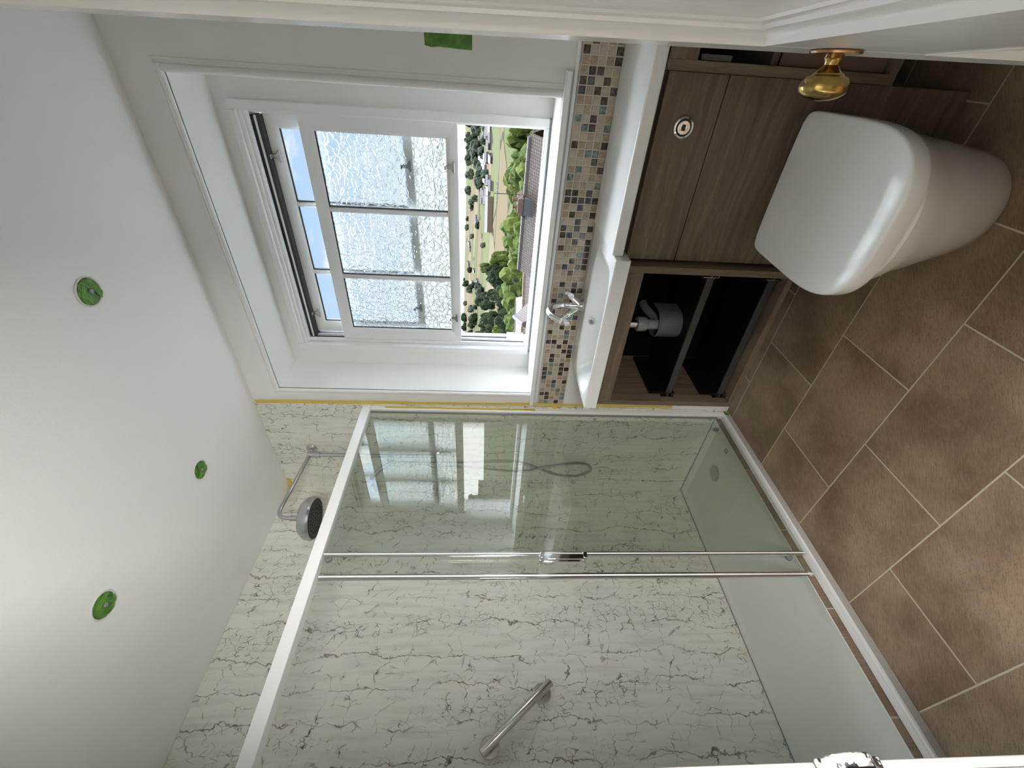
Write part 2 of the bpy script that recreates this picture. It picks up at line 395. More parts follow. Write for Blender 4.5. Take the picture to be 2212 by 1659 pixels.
def tag(o, label, cat, group=None, kind=None):
    o['label'] = label; o['category'] = cat
    if group: o['group'] = group
    if kind: o['kind'] = kind
    return o
def thing(name, label, cat, loc, group=None):
    o = bpy.data.objects.new(name, None); o.empty_display_size = .1; COL.objects.link(o); o.location = loc
    return tag(o, label, cat, group)
def setting(name, loc):
    o = bpy.data.objects.new(name, None); COL.objects.link(o); o.location = loc; o['kind'] = 'structure'; return o
def arc(c, r, a0, a1, n, u, v):
    c, u, v = Vector(c), Vector(u), Vector(v)
    return [c+u*(r*math.cos(a0+(a1-a0)*i/n))+v*(r*math.sin(a0+(a1-a0)*i/n)) for i in range(n+1)]
def rrect(x0, x1, y0, y1, r, n=6):
    P = []
    for cx, cy, a in ((x1-r, y1-r, 0), (x0+r, y1-r, PI/2), (x0+r, y0+r, PI), (x1-r, y0+r, 1.5*PI)):
        P += [(cx+r*math.cos(a+PI/2*i/n), cy+r*math.sin(a+PI/2*i/n)) for i in range(n+1)]
    return P
def spline(pts, n=8):
    P = [Vector(p) for p in pts]; P = [P[0]*2-P[1]] + P + [P[-1]*2-P[-2]]; out = []
    for i in range(1, len(P)-2):
        for k in range(n):
            t = k/n; a, b, c, d = P[i-1:i+3]
            out.append(.5*((2*b)+(c-a)*t+(2*a-5*b+4*c-d)*t*t+(3*b-a-3*c+d)*t**3))
    out.append(P[-2]); return out

H = 2.335
# ------------------------------------------------------------------ room shell
WL, WR, WB, WT = .7301, 1.9243, 1.0228, 2.1979      # window recess
DR = .2145                                          # recess depth
FL, FR_, FB, FT = .820, 1.845, 1.030, 2.150         # window frame
XR = 2.62; YF = -1.4985
MB().box(-.15, XR+.15, -3.6, .33, -.12, 0).build('floor', 'floor_tiles', kind='structure')
c = MB()
c.box(-.15, XR+.15, -3.6, .33, H, H+.2).build('ceiling', 'ceiling_paint', kind='structure')
b = MB()
b.box(-.15, WL, 0, DR, 0, H).box(WR, XR+.15, 0, DR, 0, H).box(WL, WR, 0, DR, 0, WB-.02).box(WL, WR, 0, DR, WT, H)
b.box(-.15, FL, DR, .33, 0, H).box(FR_, XR+.15, DR, .33, 0, H).box(FL, FR_, DR, .33, 0, .975).box(FL, FR_, DR, .33, FT, H)
b.build('wall_back', 'wall_paint', kind='structure', smooth=False)
MB().box(-.15, 0, YF-.12, 0, 0, H).build('wall_left', 'wall_paint', kind='structure', smooth=False)
MB().box(XR, XR+.15, -3.6, 0, 0, H).build('wall_right', 'wall_paint', kind='structure', smooth=False)
DJ, DH, DTOP = 1.430, 2.125, 2.03                    # doorway: jamb, hinge side, head
b = MB().box(0, DJ-.03, YF-.12, YF, 0, H).box(DH+.03, XR, YF-.12, YF, 0, H).box(DJ-.03, DH+.03, YF-.12, YF, DTOP+.03, H)
b.build('wall_front', 'wall_paint', kind='structure', smooth=False)
b = MB().box(.6, .75, -3.6, YF-.12, 0, H).box(.6, XR, -3.75, -3.6, 0, H); b.build('wall_landing', 'landing_paint', kind='structure', smooth=False)
# quadrant bead round the recess
def frame_bead(name, x0, x1, z0, z1, y, r, mat, sides='ltr'):
    m = MB(); n = 8
    def run(p, q, u):       # u points outward from the opening
        p, q = Vector(p), Vector(q); W = Vector((0, -1, 0))
        prof = [(0, -.004)] + [(r*(.5-.5*math.cos(PI*i/n)), r*.42*math.sin(PI*i/n)) for i in range(n+1)] + [(r, -.004)]
        m.rings([[p+u*(a)+W*b_ for a, b_ in prof], [q+u*a+W*b_ for a, b_ in prof]])
    if 'l' in sides: run((x0, y, z0), (x0, y, z1+r), Vector((-1, 0, 0)))
    if 'r' in sides: run((x1, y, z0), (x1, y, z1+r), Vector((1, 0, 0)))
    if 't' in sides: run((x0-r, y, z1), (x1+r, y, z1), Vector((0, 0, 1)))
    return m.build(name, mat, kind='structure')
frame_bead('trim_1', WL, WR, WB, WT, 0, .022, 'gloss_white')
frame_bead('trim_2', WL-.030, WR+.030, WB, WT+.022, 0, .008, 'wall_paint', 'tr')
# white batten finishing the tiles under the sill
b = MB(); b.box(.672, 2.6, -.010, 0, .984, .996).build('trim_3', 'gloss_white', kind='structure', bevel=.003)
# door lining and architrave at the latch side
b = MB(); b.box(DJ-.03, DJ, YF-.12, YF, 0, DTOP).box(DJ-.03, DH+.03, YF-.12, YF, DTOP, DTOP+.03).box(DH, DH+.03, YF-.12, YF, 0, DTOP)
b.box(DJ-.075, DJ-.006, YF, YF+.012, 0, DTOP+.05); b.build('trim_4', 'door_white', kind='structure', bevel=.003)

# ------------------------------------------------------------------ window
win = setting('window_1', (1.33, DR, FB))
b = MB()
def ring_frame(m, x0, x1, z0, z1, w_, y0, y1, wb=None, wt=None):
    wb = w_ if wb is None else wb; wt = w_ if wt is None else wt
    m.box(x0, x0+w_, y0, y1, z0, z1).box(x1-w_, x1, y0, y1, z0, z1).box(x0+w_, x1-w_, y0, y1, z0, z0+wb).box(x0+w_, x1-w_, y0, y1, z1-wt, z1)
ring_frame(b, FL, FR_, FB, FT, .030, DR-.022, DR+.012, .016, .026)
ring_frame(b, FL+.006, FR_-.006, .9755, FT-.004, .034, DR+.012, .325, .028, .042)
b.box(FL+.006, FR_-.006, DR+.004, DR+.03, .98, FB+.002)
b.build('window_frame', 'window_white', win, bevel=.003)
# moulded head
b = MB(); b.box(FL+.03, FR_-.03, DR-.010, DR+.02, FT-.040, FT-.026).box(FL+.03, FR_-.03, DR-.002, DR+.02, FT-.052, FT-.040)
b.build('head_moulding', 'window_white', win, bevel=.003)
MB().box(FL+.05, FR_-.05, DR+.020, DR+.075, 2.0675, 2.0785).box(FL+.05, FR_-.05, DR+.024, DR+.075, 2.086, 2.100).build('head_gap_shade', 'rubber_dark', win)  # solid dark strips stand in for the shade in the gap
MB().box(FL+.05, FR_-.05, DR+.018, DR+.03, 2.0785, 2.086).build('head_bead', 'window_white', win)
# side channels with dark grooves
SL, SR = .872, 1.822
b = MB()
for s_, xe in ((1, SL), (-1, SR)):
    for y0, y1, d in ((DR+.004, DR+.012, .0), (DR+.040, DR+.046, .0), (DR+.082, DR+.09, .0)):
        b.box(min(xe, xe-s_*.014), max(xe, xe-s_*.014), y0, y1, FB+.02, FT-.05)
b.build('sash_channel', 'window_white', win, bevel=.001)
b = MB()
for s_, xe in ((1, SL), (-1, SR)):
    for yc in (DR+.026, DR+.064):
        x2 = xe-s_*.012; b.box(min(x2, x2+s_*.003), max(x2, x2+s_*.003), yc-.010, yc+.010, FB+.02, FT-.05)
b.build('channel_groove', 'rubber_dark', win)
for xe in (SL+.003, SR-.003):
    MB().box(xe-.012, xe+.012, DR+.048, DR+.082, FB+.022, FB+.105).build('sash_stop', 'window_white', win, bevel=.002)
def sash(name, x0, x1, z0, z1, y0, y1, gz0, gz1, gx0, gx1, bars, glassm):
    e = bpy.data.objects.new(name, None); COL.objects.link(e); e.location = ((x0+x1)/2, (y0+y1)/2, z0); e.parent = win
    e.matrix_parent_inverse = Matrix.Translation(-Vector(win.location))
    def sub(o): o.parent = e; o.matrix_parent_inverse = Matrix.Translation(-Vector(e.location)); return o
    m = MB()
    # mitred frame with a sloped inner bead
    for (ya, yb, ox, iz) in ((y0, y1, 0.0, .012),):
        O = [(x0, z0), (x1, z0), (x1, z1), (x0, z1)]
        I = [(gx0-iz, gz0-iz), (gx1+iz, gz0-iz), (gx1+iz, gz1+iz), (gx0-iz, gz1+iz)]
        J = [(gx0, gz0), (gx1, gz0), (gx1, gz1), (gx0, gz1)]
        for k in range(4):
            k2 = (k+1) % 4
            vs = [(O[k][0], ya, O[k][1]), (O[k2][0], ya, O[k2][1]), (I[k2][0], ya, I[k2][1]), (I[k][0], ya, I[k][1]),
                  (J[k2][0], ya+.008, J[k2][1]), (J[k][0], ya+.008, J[k][1]),
                  (O[k][0], yb, O[k][1]), (O[k2][0], yb, O[k2][1]), (J[k2][0], yb, J[k2][1]), (J[k][0], yb, J[k][1])]
            m.add(vs, [(0, 1, 2, 3), (3, 2, 4, 5), (6, 9, 8, 7), (0, 6, 7, 1), (5, 4, 8, 9), (0, 3, 5, 9, 6), (1, 7, 8, 4, 2)])
    sub(m.build('sash_frame', 'window_white'))
    yc = (ya+yb)/2
    bars = sorted(bars); xs = [gx0] + bars + [gx1]
    for q in bars:
        m = MB(); wv = .0115
        m.prism([(-wv, .010), (-.005, 0), (.005, 0), (wv, .010), (wv, yb-ya-.006), (-wv, yb-ya-.006)], (q, ya+.004, gz0), (1, 0, 0), (0, 1, 0), (0, 0, 1), gz1-gz0)
        sub(m.build('glazing_bar', 'window_white'))
    for i in range(len(xs)-1):
        a = xs[i]+(.0115 if i else 0); c_ = xs[i+1]-(.0115 if i < len(xs)-2 else 0)
        sub(MB().box(a, c_, yc-.002, yc+.002, gz0, gz1).build('pane', glassm, smooth=False))
        g = MB(); t_ = .0022
        g.box(a, a+t_*1.6, yc-.004, yc+.004, gz0, gz1).box(a, c_, yc-.004, yc+.004, gz1-t_*1.6, gz1)
        sub(g.build('gasket', 'rubber_dark'))
    return e, sub
lat_e, lsub = sash('lower_sash', .874, 1.820, 1.364, 1.930, DR+.006, DR+.034, 1.408, 1.882, .930, 1.757, (1.481, 1.193), 'patterned_glass')
up_e, usub = sash('upper_sash', .884, 1.802, 1.540, 2.066, DR+.048, DR+.074, 1.575, 2.022, .938, 1.752, (1.4825, 1.190), 'clear_glass')
def latch(x, y, z, sub, mat='satin_chrome', up=1):
    m = MB()
    poly = [(-.020, 0), (.020, 0), (.022, .006), (.009, .016), (.006, .030), (.006, .040), (-.006, .040), (-.006, .030), (-.009, .016), (-.022, .006)]
    m.prism(poly, (x, y, z), (1, 0, 0), (0, 0, up), (0, -1, 0), .006)
    m.box(x-.007, x+.007, y-.022, y-.004, z+up*.034-.004, z+up*.034+.004)
    return sub(m.build('sash_latch', mat, bevel=.0015))
latch(1.664, DR+.006, 1.376, lsub); latch(1.006, DR+.006, 1.376, lsub)
for x in (1.66, .985): latch(x, DR+.048, 2.036, usub)
for x in (1.65, 1.03): latch(x, DR+.048, 1.548, usub, 'pvc_grey')
# sill board
b = MB(); b.box(WL-.055, WR+.072, -.030, -.0, 1.0035, 1.0228).box(WL, WR, 0, DR-.02, 1.0028, 1.0228)
b.build('window_sill', 'sill_white', win, bevel=.004)

# ------------------------------------------------------------------ shower
PX = .648
b = MB(); b.box(.006, PX, -.008, 0, .040, H-.001)
tag(b.build('wall_panel', 'marble_panel', smooth=False), 'veined marble effect panel behind the shower riser, beside the window', 'wall panel')
b = MB(); b.box(0, .006, YF+.001, 0, .040, H-.001)
tag(b.build('wall_panel', 'marble_panel', smooth=False), 'wide veined marble effect panel behind the steel grab bar', 'wall panel')
# tray
TX, TZ = .5985, .0505
tr = thing('shower_tray', 'low cream white shower tray with a round waste, beside the tiled floor', 'shower tray', (.33, -.74, 0))
nx, ny = 26, 40
m = MB(); vs = []; X0, X1, Y0, Y1 = .007, TX, YF+.002, -.009
def tz(x, y):
    e = min(x-X0, X1-x, y-Y0, Y1-y)
    if e < .018: return TZ
    k = min((e-.018)/.03, 1); k = k*k*(3-2*k)
    return TZ - k*(.006+.006*max(0, 1-math.hypot(x-.362, y+.176)/1.0))
for j in range(ny+1):
    for i in range(nx+1):
        fx = .5-.5*math.cos(PI*i/nx); fy = .5-.5*math.cos(PI*j/ny)
        x = X0+(X1-X0)*fx; y = Y0+(Y1-Y0)*fy; vs.append((x, y, tz(x, y)))
fs = [(j*(nx+1)+i, j*(nx+1)+i+1, (j+1)*(nx+1)+i+1, (j+1)*(nx+1)+i) for j in range(ny) for i in range(nx)]
k0 = len(vs); per = [i for i in range(nx+1)] + [(j+1)*(nx+1)-1+(0) for j in range(1, ny+1)] + [ny*(nx+1)+i for i in range(nx-1, -1, -1)] + [j*(nx+1) for j in range(ny-1, 0, -1)]
vs += [(vs[p][0], vs[p][1], .001) for p in per]; L = len(per)
fs += [(per[(i+1) % L], per[i], k0+i, k0+(i+1) % L) for i in range(L)]; fs.append(tuple(range(k0, k0+L)))
m.add(vs, fs).build('tray_body', 'tray_white', tr)
MB().lathe([(.0, 0), (.052, 0), (.054, .0012), (.047, .0018), (.046, -.001), (0, -.001)], (.362, -.176, tz(.362, -.176)+.0003), n=48).build('waste_rim', 'tray_white', tr)
m = MB().lathe([(0, 0), (.040, 0), (.0405, .0018), (.037, .0034), (.0, .0046)], (.362, -.176, tz(.362, -.176)+.0003), n=48); m.build('waste_cover', 'satin_chrome', tr)
m = MB()
for i, j in ((0, 0), (1, 0), (0, 1), (1, 1), (2, 0), (0, 2), (2, 1), (1, 2)):
    if (i, j) in ((1, 1),): continue
    m.box(.516+i*.009, .5235+i*.009, -.187+j*.009, -.1795+j*.009, tz(.528, -.176)-.002, tz(.528, -.176)+.0006)
m.build('maker_emblem', 'seal_grey', tr)
# sealant line round the tray
b = MB(); b.box(.0065, .0095, YF+.003, -.010, TZ, TZ+.003).box(.0065, .598, -.012, -.009, TZ, TZ+.003)
b.build('sealant_line', 'seal_grey', tr)

GX = .622
ss = thing('shower_screen', 'white framed sliding glass shower screen standing along the tray edge', 'shower screen', (GX, -.7, TZ))
b = MB(); b.box(.602, .644, YF+.004, -.010, 1.786, 1.826); b.build('top_rail', 'white_aluminium', ss, bevel=.002)
# bottom rail: outer ledge, groove, inner ledge and tile-patterned upstand
b = MB()
b.box(.6322, .6455, YF+.004, -.010, .026, .034).box(.6035, .6290, YF+.004, -.010, .026, .0325)
b.build('bottom_rail', 'white_aluminium', ss, bevel=.0008)
MB().box(.6290, .6322, YF+.005, -.011, .026, .0305).build('track_groove', 'rubber_dark', ss)
MB().box(.6020, .6450, YF+.004, -.010, .0005, .026).build('rail_base', 'kerb_grey', ss, bevel=.0008)
b = MB(); b.box(.5990, .6015, YF+.004, -.010, .001, .0575); b.build('tiled_upstand', 'floor_tiles', ss)
MB().box(.5975, .6015, YF+.004, -.010, .0578, .0590).build('upstand_trim', 'white_aluminium', ss)
b = MB(); b.box(.612, .640, -.034, -.0085, .034, 1.786); b.build('wall_profile', 'white_aluminium', ss, bevel=.003)
b = MB(); b.box(.618, .626, -.040, -.034, TZ+.01, 1.786); b.build('profile_gasket', 'seal_grey', ss)
fp = MB().box(.624, .630, -.772, -.036, TZ-.012, 1.79).build('fixed_panel', 'shower_glass', ss, smooth=False)
dp = MB().box(.607, .613, -.845, -.060, TZ-.008, 1.79).build('door_panel', 'shower_glass', ss, smooth=False)
def sub_of(o, p): o.parent = p; return o
def seal(parent, x0, x1, ya, yb, zb):
    m = MB(); m.box(x0-.002, x1+.002, ya, ya+(yb-ya)*.35, zb, 1.785).box(x0-.002, x1+.002, ya+(yb-ya)*.65, yb, zb, 1.785); sub_of(m.build('edge_strip', 'polished_aluminium', bevel=.001), parent)
    m = MB(); m.box(x0-.003, x1+.003, ya+(yb-ya)*.35, ya+(yb-ya)*.65, zb, 1.785); sub_of(m.build('edge_seal', 'white_aluminium'), parent)
seal(fp, .624, .630, -.782, -.768, TZ-.012)
seal(dp, .607, .613, -.856, -.838, TZ-.008)
# handle on the door
m = MB(); m.box(.6135, .6185, -.800, -.778, .868, 1.036).box(.6185, .630, -.800, -.778, 1.022, 1.036).box(.6185, .630, -.800, -.778, .868, .882)
sub_of(m.build('door_handle', 'chrome', bevel=.002), dp)
m = MB(); m.box(.642, .649, -.806, -.786, .880, 1.020).box(.630, .649, -.800, -.778, 1.018, 1.034).box(.630, .649, -.800, -.778, .866, .882)
sub_of(m.build('handle_bar', 'chrome', bevel=.002), dp)
for z in (1.775, .088):
    m = MB().lathe([(0, 0), (.012, 0), (.012, .010), (.009, .012), (0, .012)], (.596, -.776, z), (1, 0, 0), 20); sub_of(m.build('roller', 'seal_grey'), dp)
sub_of(MB().lathe([(0, 0), (.012, 0), (.012, .010), (0, .012)], (.596, -.10, .088), (1, 0, 0), 20).build('roller', 'seal_grey'), dp)

# riser, arm, head, valve, hand shower
sh = thing('shower_riser', 'chrome shower riser with an overhead rose and a coiled hose on the marble panel', 'shower', (.33, -.05, 1.5))
RX, RY, RZ = .330, -.055, 2.125
m = MB().tube([(RX, RY, 1.49), (RX, RY, RZ-.01)], .0095); m.build('riser_pipe', 'satin_chrome', sh)
m = MB().lathe([(.0, 0), (.027, 0), (.027, .004), (.022, .009), (.012, .013), (.012, .048)], (RX, -.008, RZ+.012), (0, -1, 0)).tube([(RX, RY, RZ+.018), (RX, RY, RZ-.045)], .0145)
m.build('wall_bracket', 'satin_chrome', sh)
end = (.292, -.405)
A = [(RX, RY, RZ+.008), (RX-.006, RY-.06, RZ+.016), (RX-.02, -.26, RZ+.035)]
A += [Vector((end[0]+.004, end[1]+.055, RZ+.050)), Vector((end[0]+.001, end[1]+.022, RZ+.046)), Vector((end[0], end[1]+.004, RZ+.026)), Vector((end[0], end[1], RZ-.012))]
m = MB().tube(spline(A, 6), .0095); m.build('shower_arm', 'satin_chrome', sh)
hz = RZ-.055
m = MB().lathe([(0, .045), (.013, .045), (.013, .018), (.016, .016), (.018, .004), (.05, -.002), (.078, -.012), (.095, -.032), (.099, -.058), (.095, -.066), (.090, -.066), (.089, -.060)], (end[0], end[1], hz), n=56)
m.build('shower_head', 'satin_chrome', sh)
m = MB().lathe([(0, 0), (.089, 0), (.089, .006), (0, .006)], (end[0], end[1], hz-.066), n=48)
for r_, k in ((.018, 8), (.036, 14), (.054, 20), (.072, 28)):
    for i in range(k):
        a = 2*PI*i/k; m.lathe([(0, 0), (.0035, 0), (.0028, -.004), (0, -.004)], (end[0]+r_*math.cos(a), end[1]+r_*math.sin(a), hz-.066), n=6)
m.build('spray_face', 'rubber_dark', sh)
vx0, vx1, vz = .085, .345, 1.475
m = MB().tube([(vx0, -.07, vz), (vx1, -.07, vz)], .021, 24); m.build('bar_valve', 'satin_chrome', sh)
for x0, x1 in ((vx0-.055, vx0-.002), (vx1+.002, vx1+.055)):
    m = MB().lathe([(0, 0), (.025, 0), (.026, .004), (.026, x1-x0-.004), (.022, x1-x0), (0, x1-x0)], (x0, -.07, vz), (1, 0, 0), 24)
    m.box((x0+x1)/2-.005, (x0+x1)/2+.005, -.074, -.066, vz-.05, vz-.02); m.build('valve_handle', 'satin_chrome', sh, bevel=.001)
for x in (.13, .30):
    MB().lathe([(0, 0), (.028, 0), (.028, .005), (.012, .010), (.012, .06)], (x, -.008, vz), (0, -1, 0), 24).build('wall_union', 'satin_chrome', sh)
# hand shower on its slider
m = MB().tube([(RX-.02, -.075, 1.70), (RX-.05, -.105, 1.775), (RX-.095, -.125, 1.815)], [.011, .012, .014], 16); m.build('hand_shower_grip', 'satin_chrome', sh)
m = MB().lathe([(0, .014), (.020, .012), (.043, .004), (.047, -.006), (.043, -.010), (0, -.010)], (RX-.125, -.14, 1.805), (-.35, -.35, .87), 32); m.build('hand_shower_rose', 'satin_chrome', sh)
m = MB().box(RX-.018, RX+.014, -.088, -.04, 1.705, 1.735); m.build('slider', 'satin_chrome', sh, bevel=.004)
hose = spline([(.26, -.07, 1.455), (.262, -.07, 1.35), (.232, -.07, 1.06), (.262, -.062, .90), (.292, -.06, .74), (.272, -.058, .665), (.222, -.058, .655), (.180, -.058, .73), (.200, -.058, .85), (.272, -.058, .99), (.308, -.066, 1.10), (.318, -.09, 1.4), (.312, -.085, 1.69)], 10)
MB().tube(hose, [.0078 if i % 2 else .0070 for i in range(len(hose))], 10).build('hose', 'satin_chrome', sh)

# grab bar
gb = thing('grab_bar', 'angled brushed steel grab bar screwed to the wide marble panel', 'grab bar', (.006, -1.1, 1.08))
P0, P1 = Vector((.058, -1.214, 1.225)), Vector((.058, -1.000, .952))
d = (P1-P0).normalized(); MB().tube([P0, P0+d*.002, P1-d*.002, P1], [.0145, .0155, .0155, .0145], 24).build('bar', 'brushed_steel', gb)
for p in (P0+d*.040, P1-d*.040):
    MB().lathe([(0, 0), (.0345, 0), (.036, .002), (.036, .008), (.033, .011), (.020, .012), (0, .012)], (.0062, p.y, p.z), (1, 0, 0), 40).build('flange', 'brushed_steel', gb)
    MB().lathe([(.013, 0), (.013, .040)], (.0182, p.y, p.z), (1, 0, 0), 20).build('post', 'rubber_dark', gb)

# ------------------------------------------------------------------ mosaic splashback
TP = .0248; MX0 = .672; MZ0 = .8535
ncol = 77; mos = thing('mosaic_splashback', 'strip of small brown, beige and teal mosaic tiles under the window sill', 'splashback', (1.36, 0, MZ0))
rng = random.Random(21)
groups = {k: MB() for k in ('mosaic_beige', 'mosaic_tan', 'mosaic_brown', 'mosaic_blue', 'mosaic_teal')}
order = list(groups); M = MB()
for i in range(ncol):
    last = None
    for j in range(5):
        k = rng.choices(range(5), (28, 28, 31, 7, 7))[0]
        if k >= 2 and last is not None and last >= 2 and rng.random() < .6: k = rng.choice((0, 1))
        last = k; M.cur = k
        x = MX0+i*TP+.0012; z = MZ0+.0015+j*TP+.0012; s_ = TP-.0024; y = -.0072; e = .0012
        M.add([(x, -.004, z), (x+s_, -.004, z), (x+s_, -.004, z+s_), (x, -.004, z+s_), (x+e, y, z+e), (x+s_-e, y, z+e), (x+s_-e, y, z+s_-e), (x+e, y, z+s_-e)],
              [(4, 5, 6, 7), (0, 1, 5, 4), (1, 2, 6, 5), (2, 3, 7, 6), (3, 0, 4, 7)])
M.build('tiles', order, mos, smooth=False)
MB().box(MX0, MX0+ncol*TP, -.0055, -.0005, MZ0, MZ0+5*TP+.003).build('grout_bed', 'mosaic_grout', mos, smooth=False)

# ------------------------------------------------------------------ fitted furniture
# basin
BX0, BX1, BY0, BY1, BZ = .946, 1.551, -.346, -.009, .853
bs = thing('wash_basin', 'white rectangular wash basin set on the open brown cabinet', 'basin', (1.25, -.18, .805))
m = MB(); nx, ny = 84, 56; vs = []
cx0, cx1, cy0, cy1 = .972, 1.506, -.330, -.095
def bowl(x, y):
    hx, hy = (cx1-cx0)/2, (cy1-cy0)/2; u = abs(x-(cx0+cx1)/2)/hx; v = abs(y-(cy0+cy1)/2)/hy
    q = (u**5+v**5)**(1/5)
    if q >= 1: return BZ + (0 if y < -.10 else .0)
    k = min(1, (1-q)/.42); k = k*k*(3-2*k)
    return BZ-.004*min(1, (1-q)/.02)-.088*k
for j in range(ny+1):
    for i in range(nx+1):
        x = BX0+(BX1-BX0)*i/nx; y = BY0+(BY1-BY0)*j/ny; vs.append((x, y, bowl(x, y)))
fs = [(j*(nx+1)+i, j*(nx+1)+i+1, (j+1)*(nx+1)+i+1, (j+1)*(nx+1)+i) for j in range(ny) for i in range(nx)]
k0 = len(vs); per = [i for i in range(nx+1)] + [(j+1)*(nx+1)-1 for j in range(1, ny+1)] + [ny*(nx+1)+i for i in range(nx-1, -1, -1)] + [j*(nx+1) for j in range(ny-1, 0, -1)]
vs += [(vs[p][0], vs[p][1], .806) for p in per]; L = len(per)
fs += [(per[(i+1) % L], per[i], k0+i, k0+(i+1) % L) for i in range(L)]
# closed underside following the bowl
k1 = len(vs)
for j in range(ny+1):
    for i in range(nx+1):
        x, y, z = vs[j*(nx+1)+i]; vs.append((x, y, min(.806, z-.012)))
per2 = [k1+p for p in per]
fs += [(k1+j*(nx+1)+i, k1+(j+1)*(nx+1)+i, k1+(j+1)*(nx+1)+i+1, k1+j*(nx+1)+i+1) for j in range(ny) for i in range(nx)]
m.add(vs, fs)
o = m.build('basin_body', 'ceramic', bs, bevel=.004, seg=3)
m = MB().lathe([(.0075, .0), (.0085, .002), (.0135, .002), (.0145, 0), (.0135, -.003)], (1.207, -.120, .826), (0, -.75, .66), 28); m.build('overflow_ring', 'chrome', bs)
MB().lathe([(0, 0), (.0085, 0), (.0085, .001), (0, .001)], (1.207, -.120, .826), (0, -.75, .66), 20).build('overflow_hole', 'seal_grey', bs)
MB().lathe([(0, 0), (.030, 0), (.032, .002), (.028, .004), (.0, .006)], (1.239, -.205, .761), n=32).build('waste_plug', 'chrome', bs)

# mixer tap
TXc, TYc = 1.236, -.048
tp = thing('basin_tap', 'chrome mixer tap with two white ceramic levers on the basin', 'tap', (TXc, TYc, BZ))
m = MB().lathe([(0, 0), (.026, 0), (.027, .003), (.024, .007), (.021, .014), (.017, .034), (.0135, .052), (.0125, .062), (0, .062)], (TXc, TYc, BZ), n=32)
for s_ in (-1, 1): m.tube([(TXc, TYc, BZ+.012), (TXc+s_*.028, TYc, BZ+.042), (TXc+s_*.036, TYc-.001, BZ+.050)], [.017, .0125, .012], 20)
m.build('tap_body', 'chrome', tp)
S = spline([(TXc, TYc, BZ+.055), (TXc-.001, TYc+.003, BZ+.088), (TXc-.002, TYc-.012, BZ+.124), (TXc-.004, TYc-.044, BZ+.143), (TXc-.006, TYc-.080, BZ+.134), (TXc-.008, TYc-.101, BZ+.112)], 8)
n_ = len(S); MB().tube(S, [.0115+.0025*math.sin(PI*min(1, i/n_*1.4)) for i in range(n_)], 20).build('spout', 'chrome', tp)
dd = (S[-1]-S[-2]).normalized(); MB().tube([S[-1]-dd*.002, S[-1]+dd*.012], .0125, 20).build('aerator', 'chrome', tp)
MB().tube([S[7], S[7]+Vector((0, 0, .006))], .0132, 20).build('spout_collar', 'chrome', tp)
for s_ in (-1, 1):
    c0 = Vector((TXc+s_*.036, TYc-.001, BZ+.050)); dv = Vector((s_*.66, -.04, .75)).normalized()
    m = MB().tube([c0, c0+dv*.004, c0+dv*.005, c0+dv*.009, c0+dv*.010, c0+dv*.028], [.0125, .0145, .0145, .0145, .0105, .0095], 20)
    tpnt = c0+dv*.032
    m.lathe([(0, -.008), (.008, -.007), (.0105, 0), (.008, .007), (0, .009)], tpnt, dv, 18).build('valve_stem', 'chrome', tp)
    ld = Vector((s_*.10, -.95, -.28)).normalized()
    lv = MB().tube([tpnt+ld*.004, tpnt+ld*.010, tpnt+ld*.022, tpnt+ld*.036, tpnt+ld*.044, tpnt+ld*.047], [.006, .0068, .0085, .0112, .0098, .005], 20).build('ceramic_lever', 'ceramic', tp)
    sub_of(MB().tube([tpnt+ld*.046, tpnt+ld*.050], [.005, .0035], 14).build('lever_stud', 'chrome'), lv)
    sub_of(MB().tube([tpnt+ld*.002, tpnt+ld*.007], .0072, 14).build('lever_ring', 'chrome'), lv)

# worktop beside the basin
b = MB(); b.box(1.5525, 2.60, -.314, -.009, .8235, .8585)
tag(b.build('worktop', 'worktop_white', bevel=.004, seg=3), 'glossy white worktop above the brown toilet unit, beside the basin', 'worktop')

# vanity cabinet, hung on the wall, its two drawers without fronts
VX0, VX1, VY, VZ0, VZ1 = .957, 1.530, -.331, .255, .800
vc = thing('vanity_cabinet', 'open brown oak wall hung cabinet with dark drawers missing their fronts', 'cabinet', (1.24, -.01, VZ0))
MB().box(VX0, VX0+.022, VY, -.006, VZ0, VZ1).build('side_panel', 'oak_upright', vc, bevel=.0008)
MB().box(VX1-.022, VX1, VY, -.006, VZ0, VZ1).build('side_panel', 'oak_upright', vc, bevel=.0008)
MB().box(VX0+.022, VX1-.022, VY, VY+.018, .750, VZ1).build('top_rail', 'oak_across', vc, bevel=.0008)
MB().box(VX0+.022, VX1-.022, VY, -.006, VZ0, VZ0+.020).build('bottom_panel', 'oak_across', vc, bevel=.0008)
MB().box(VX0+.022, VX1-.022, -.020, -.008, VZ0+.02, VZ1-.07).build('back_panel', 'black_matt', vc)
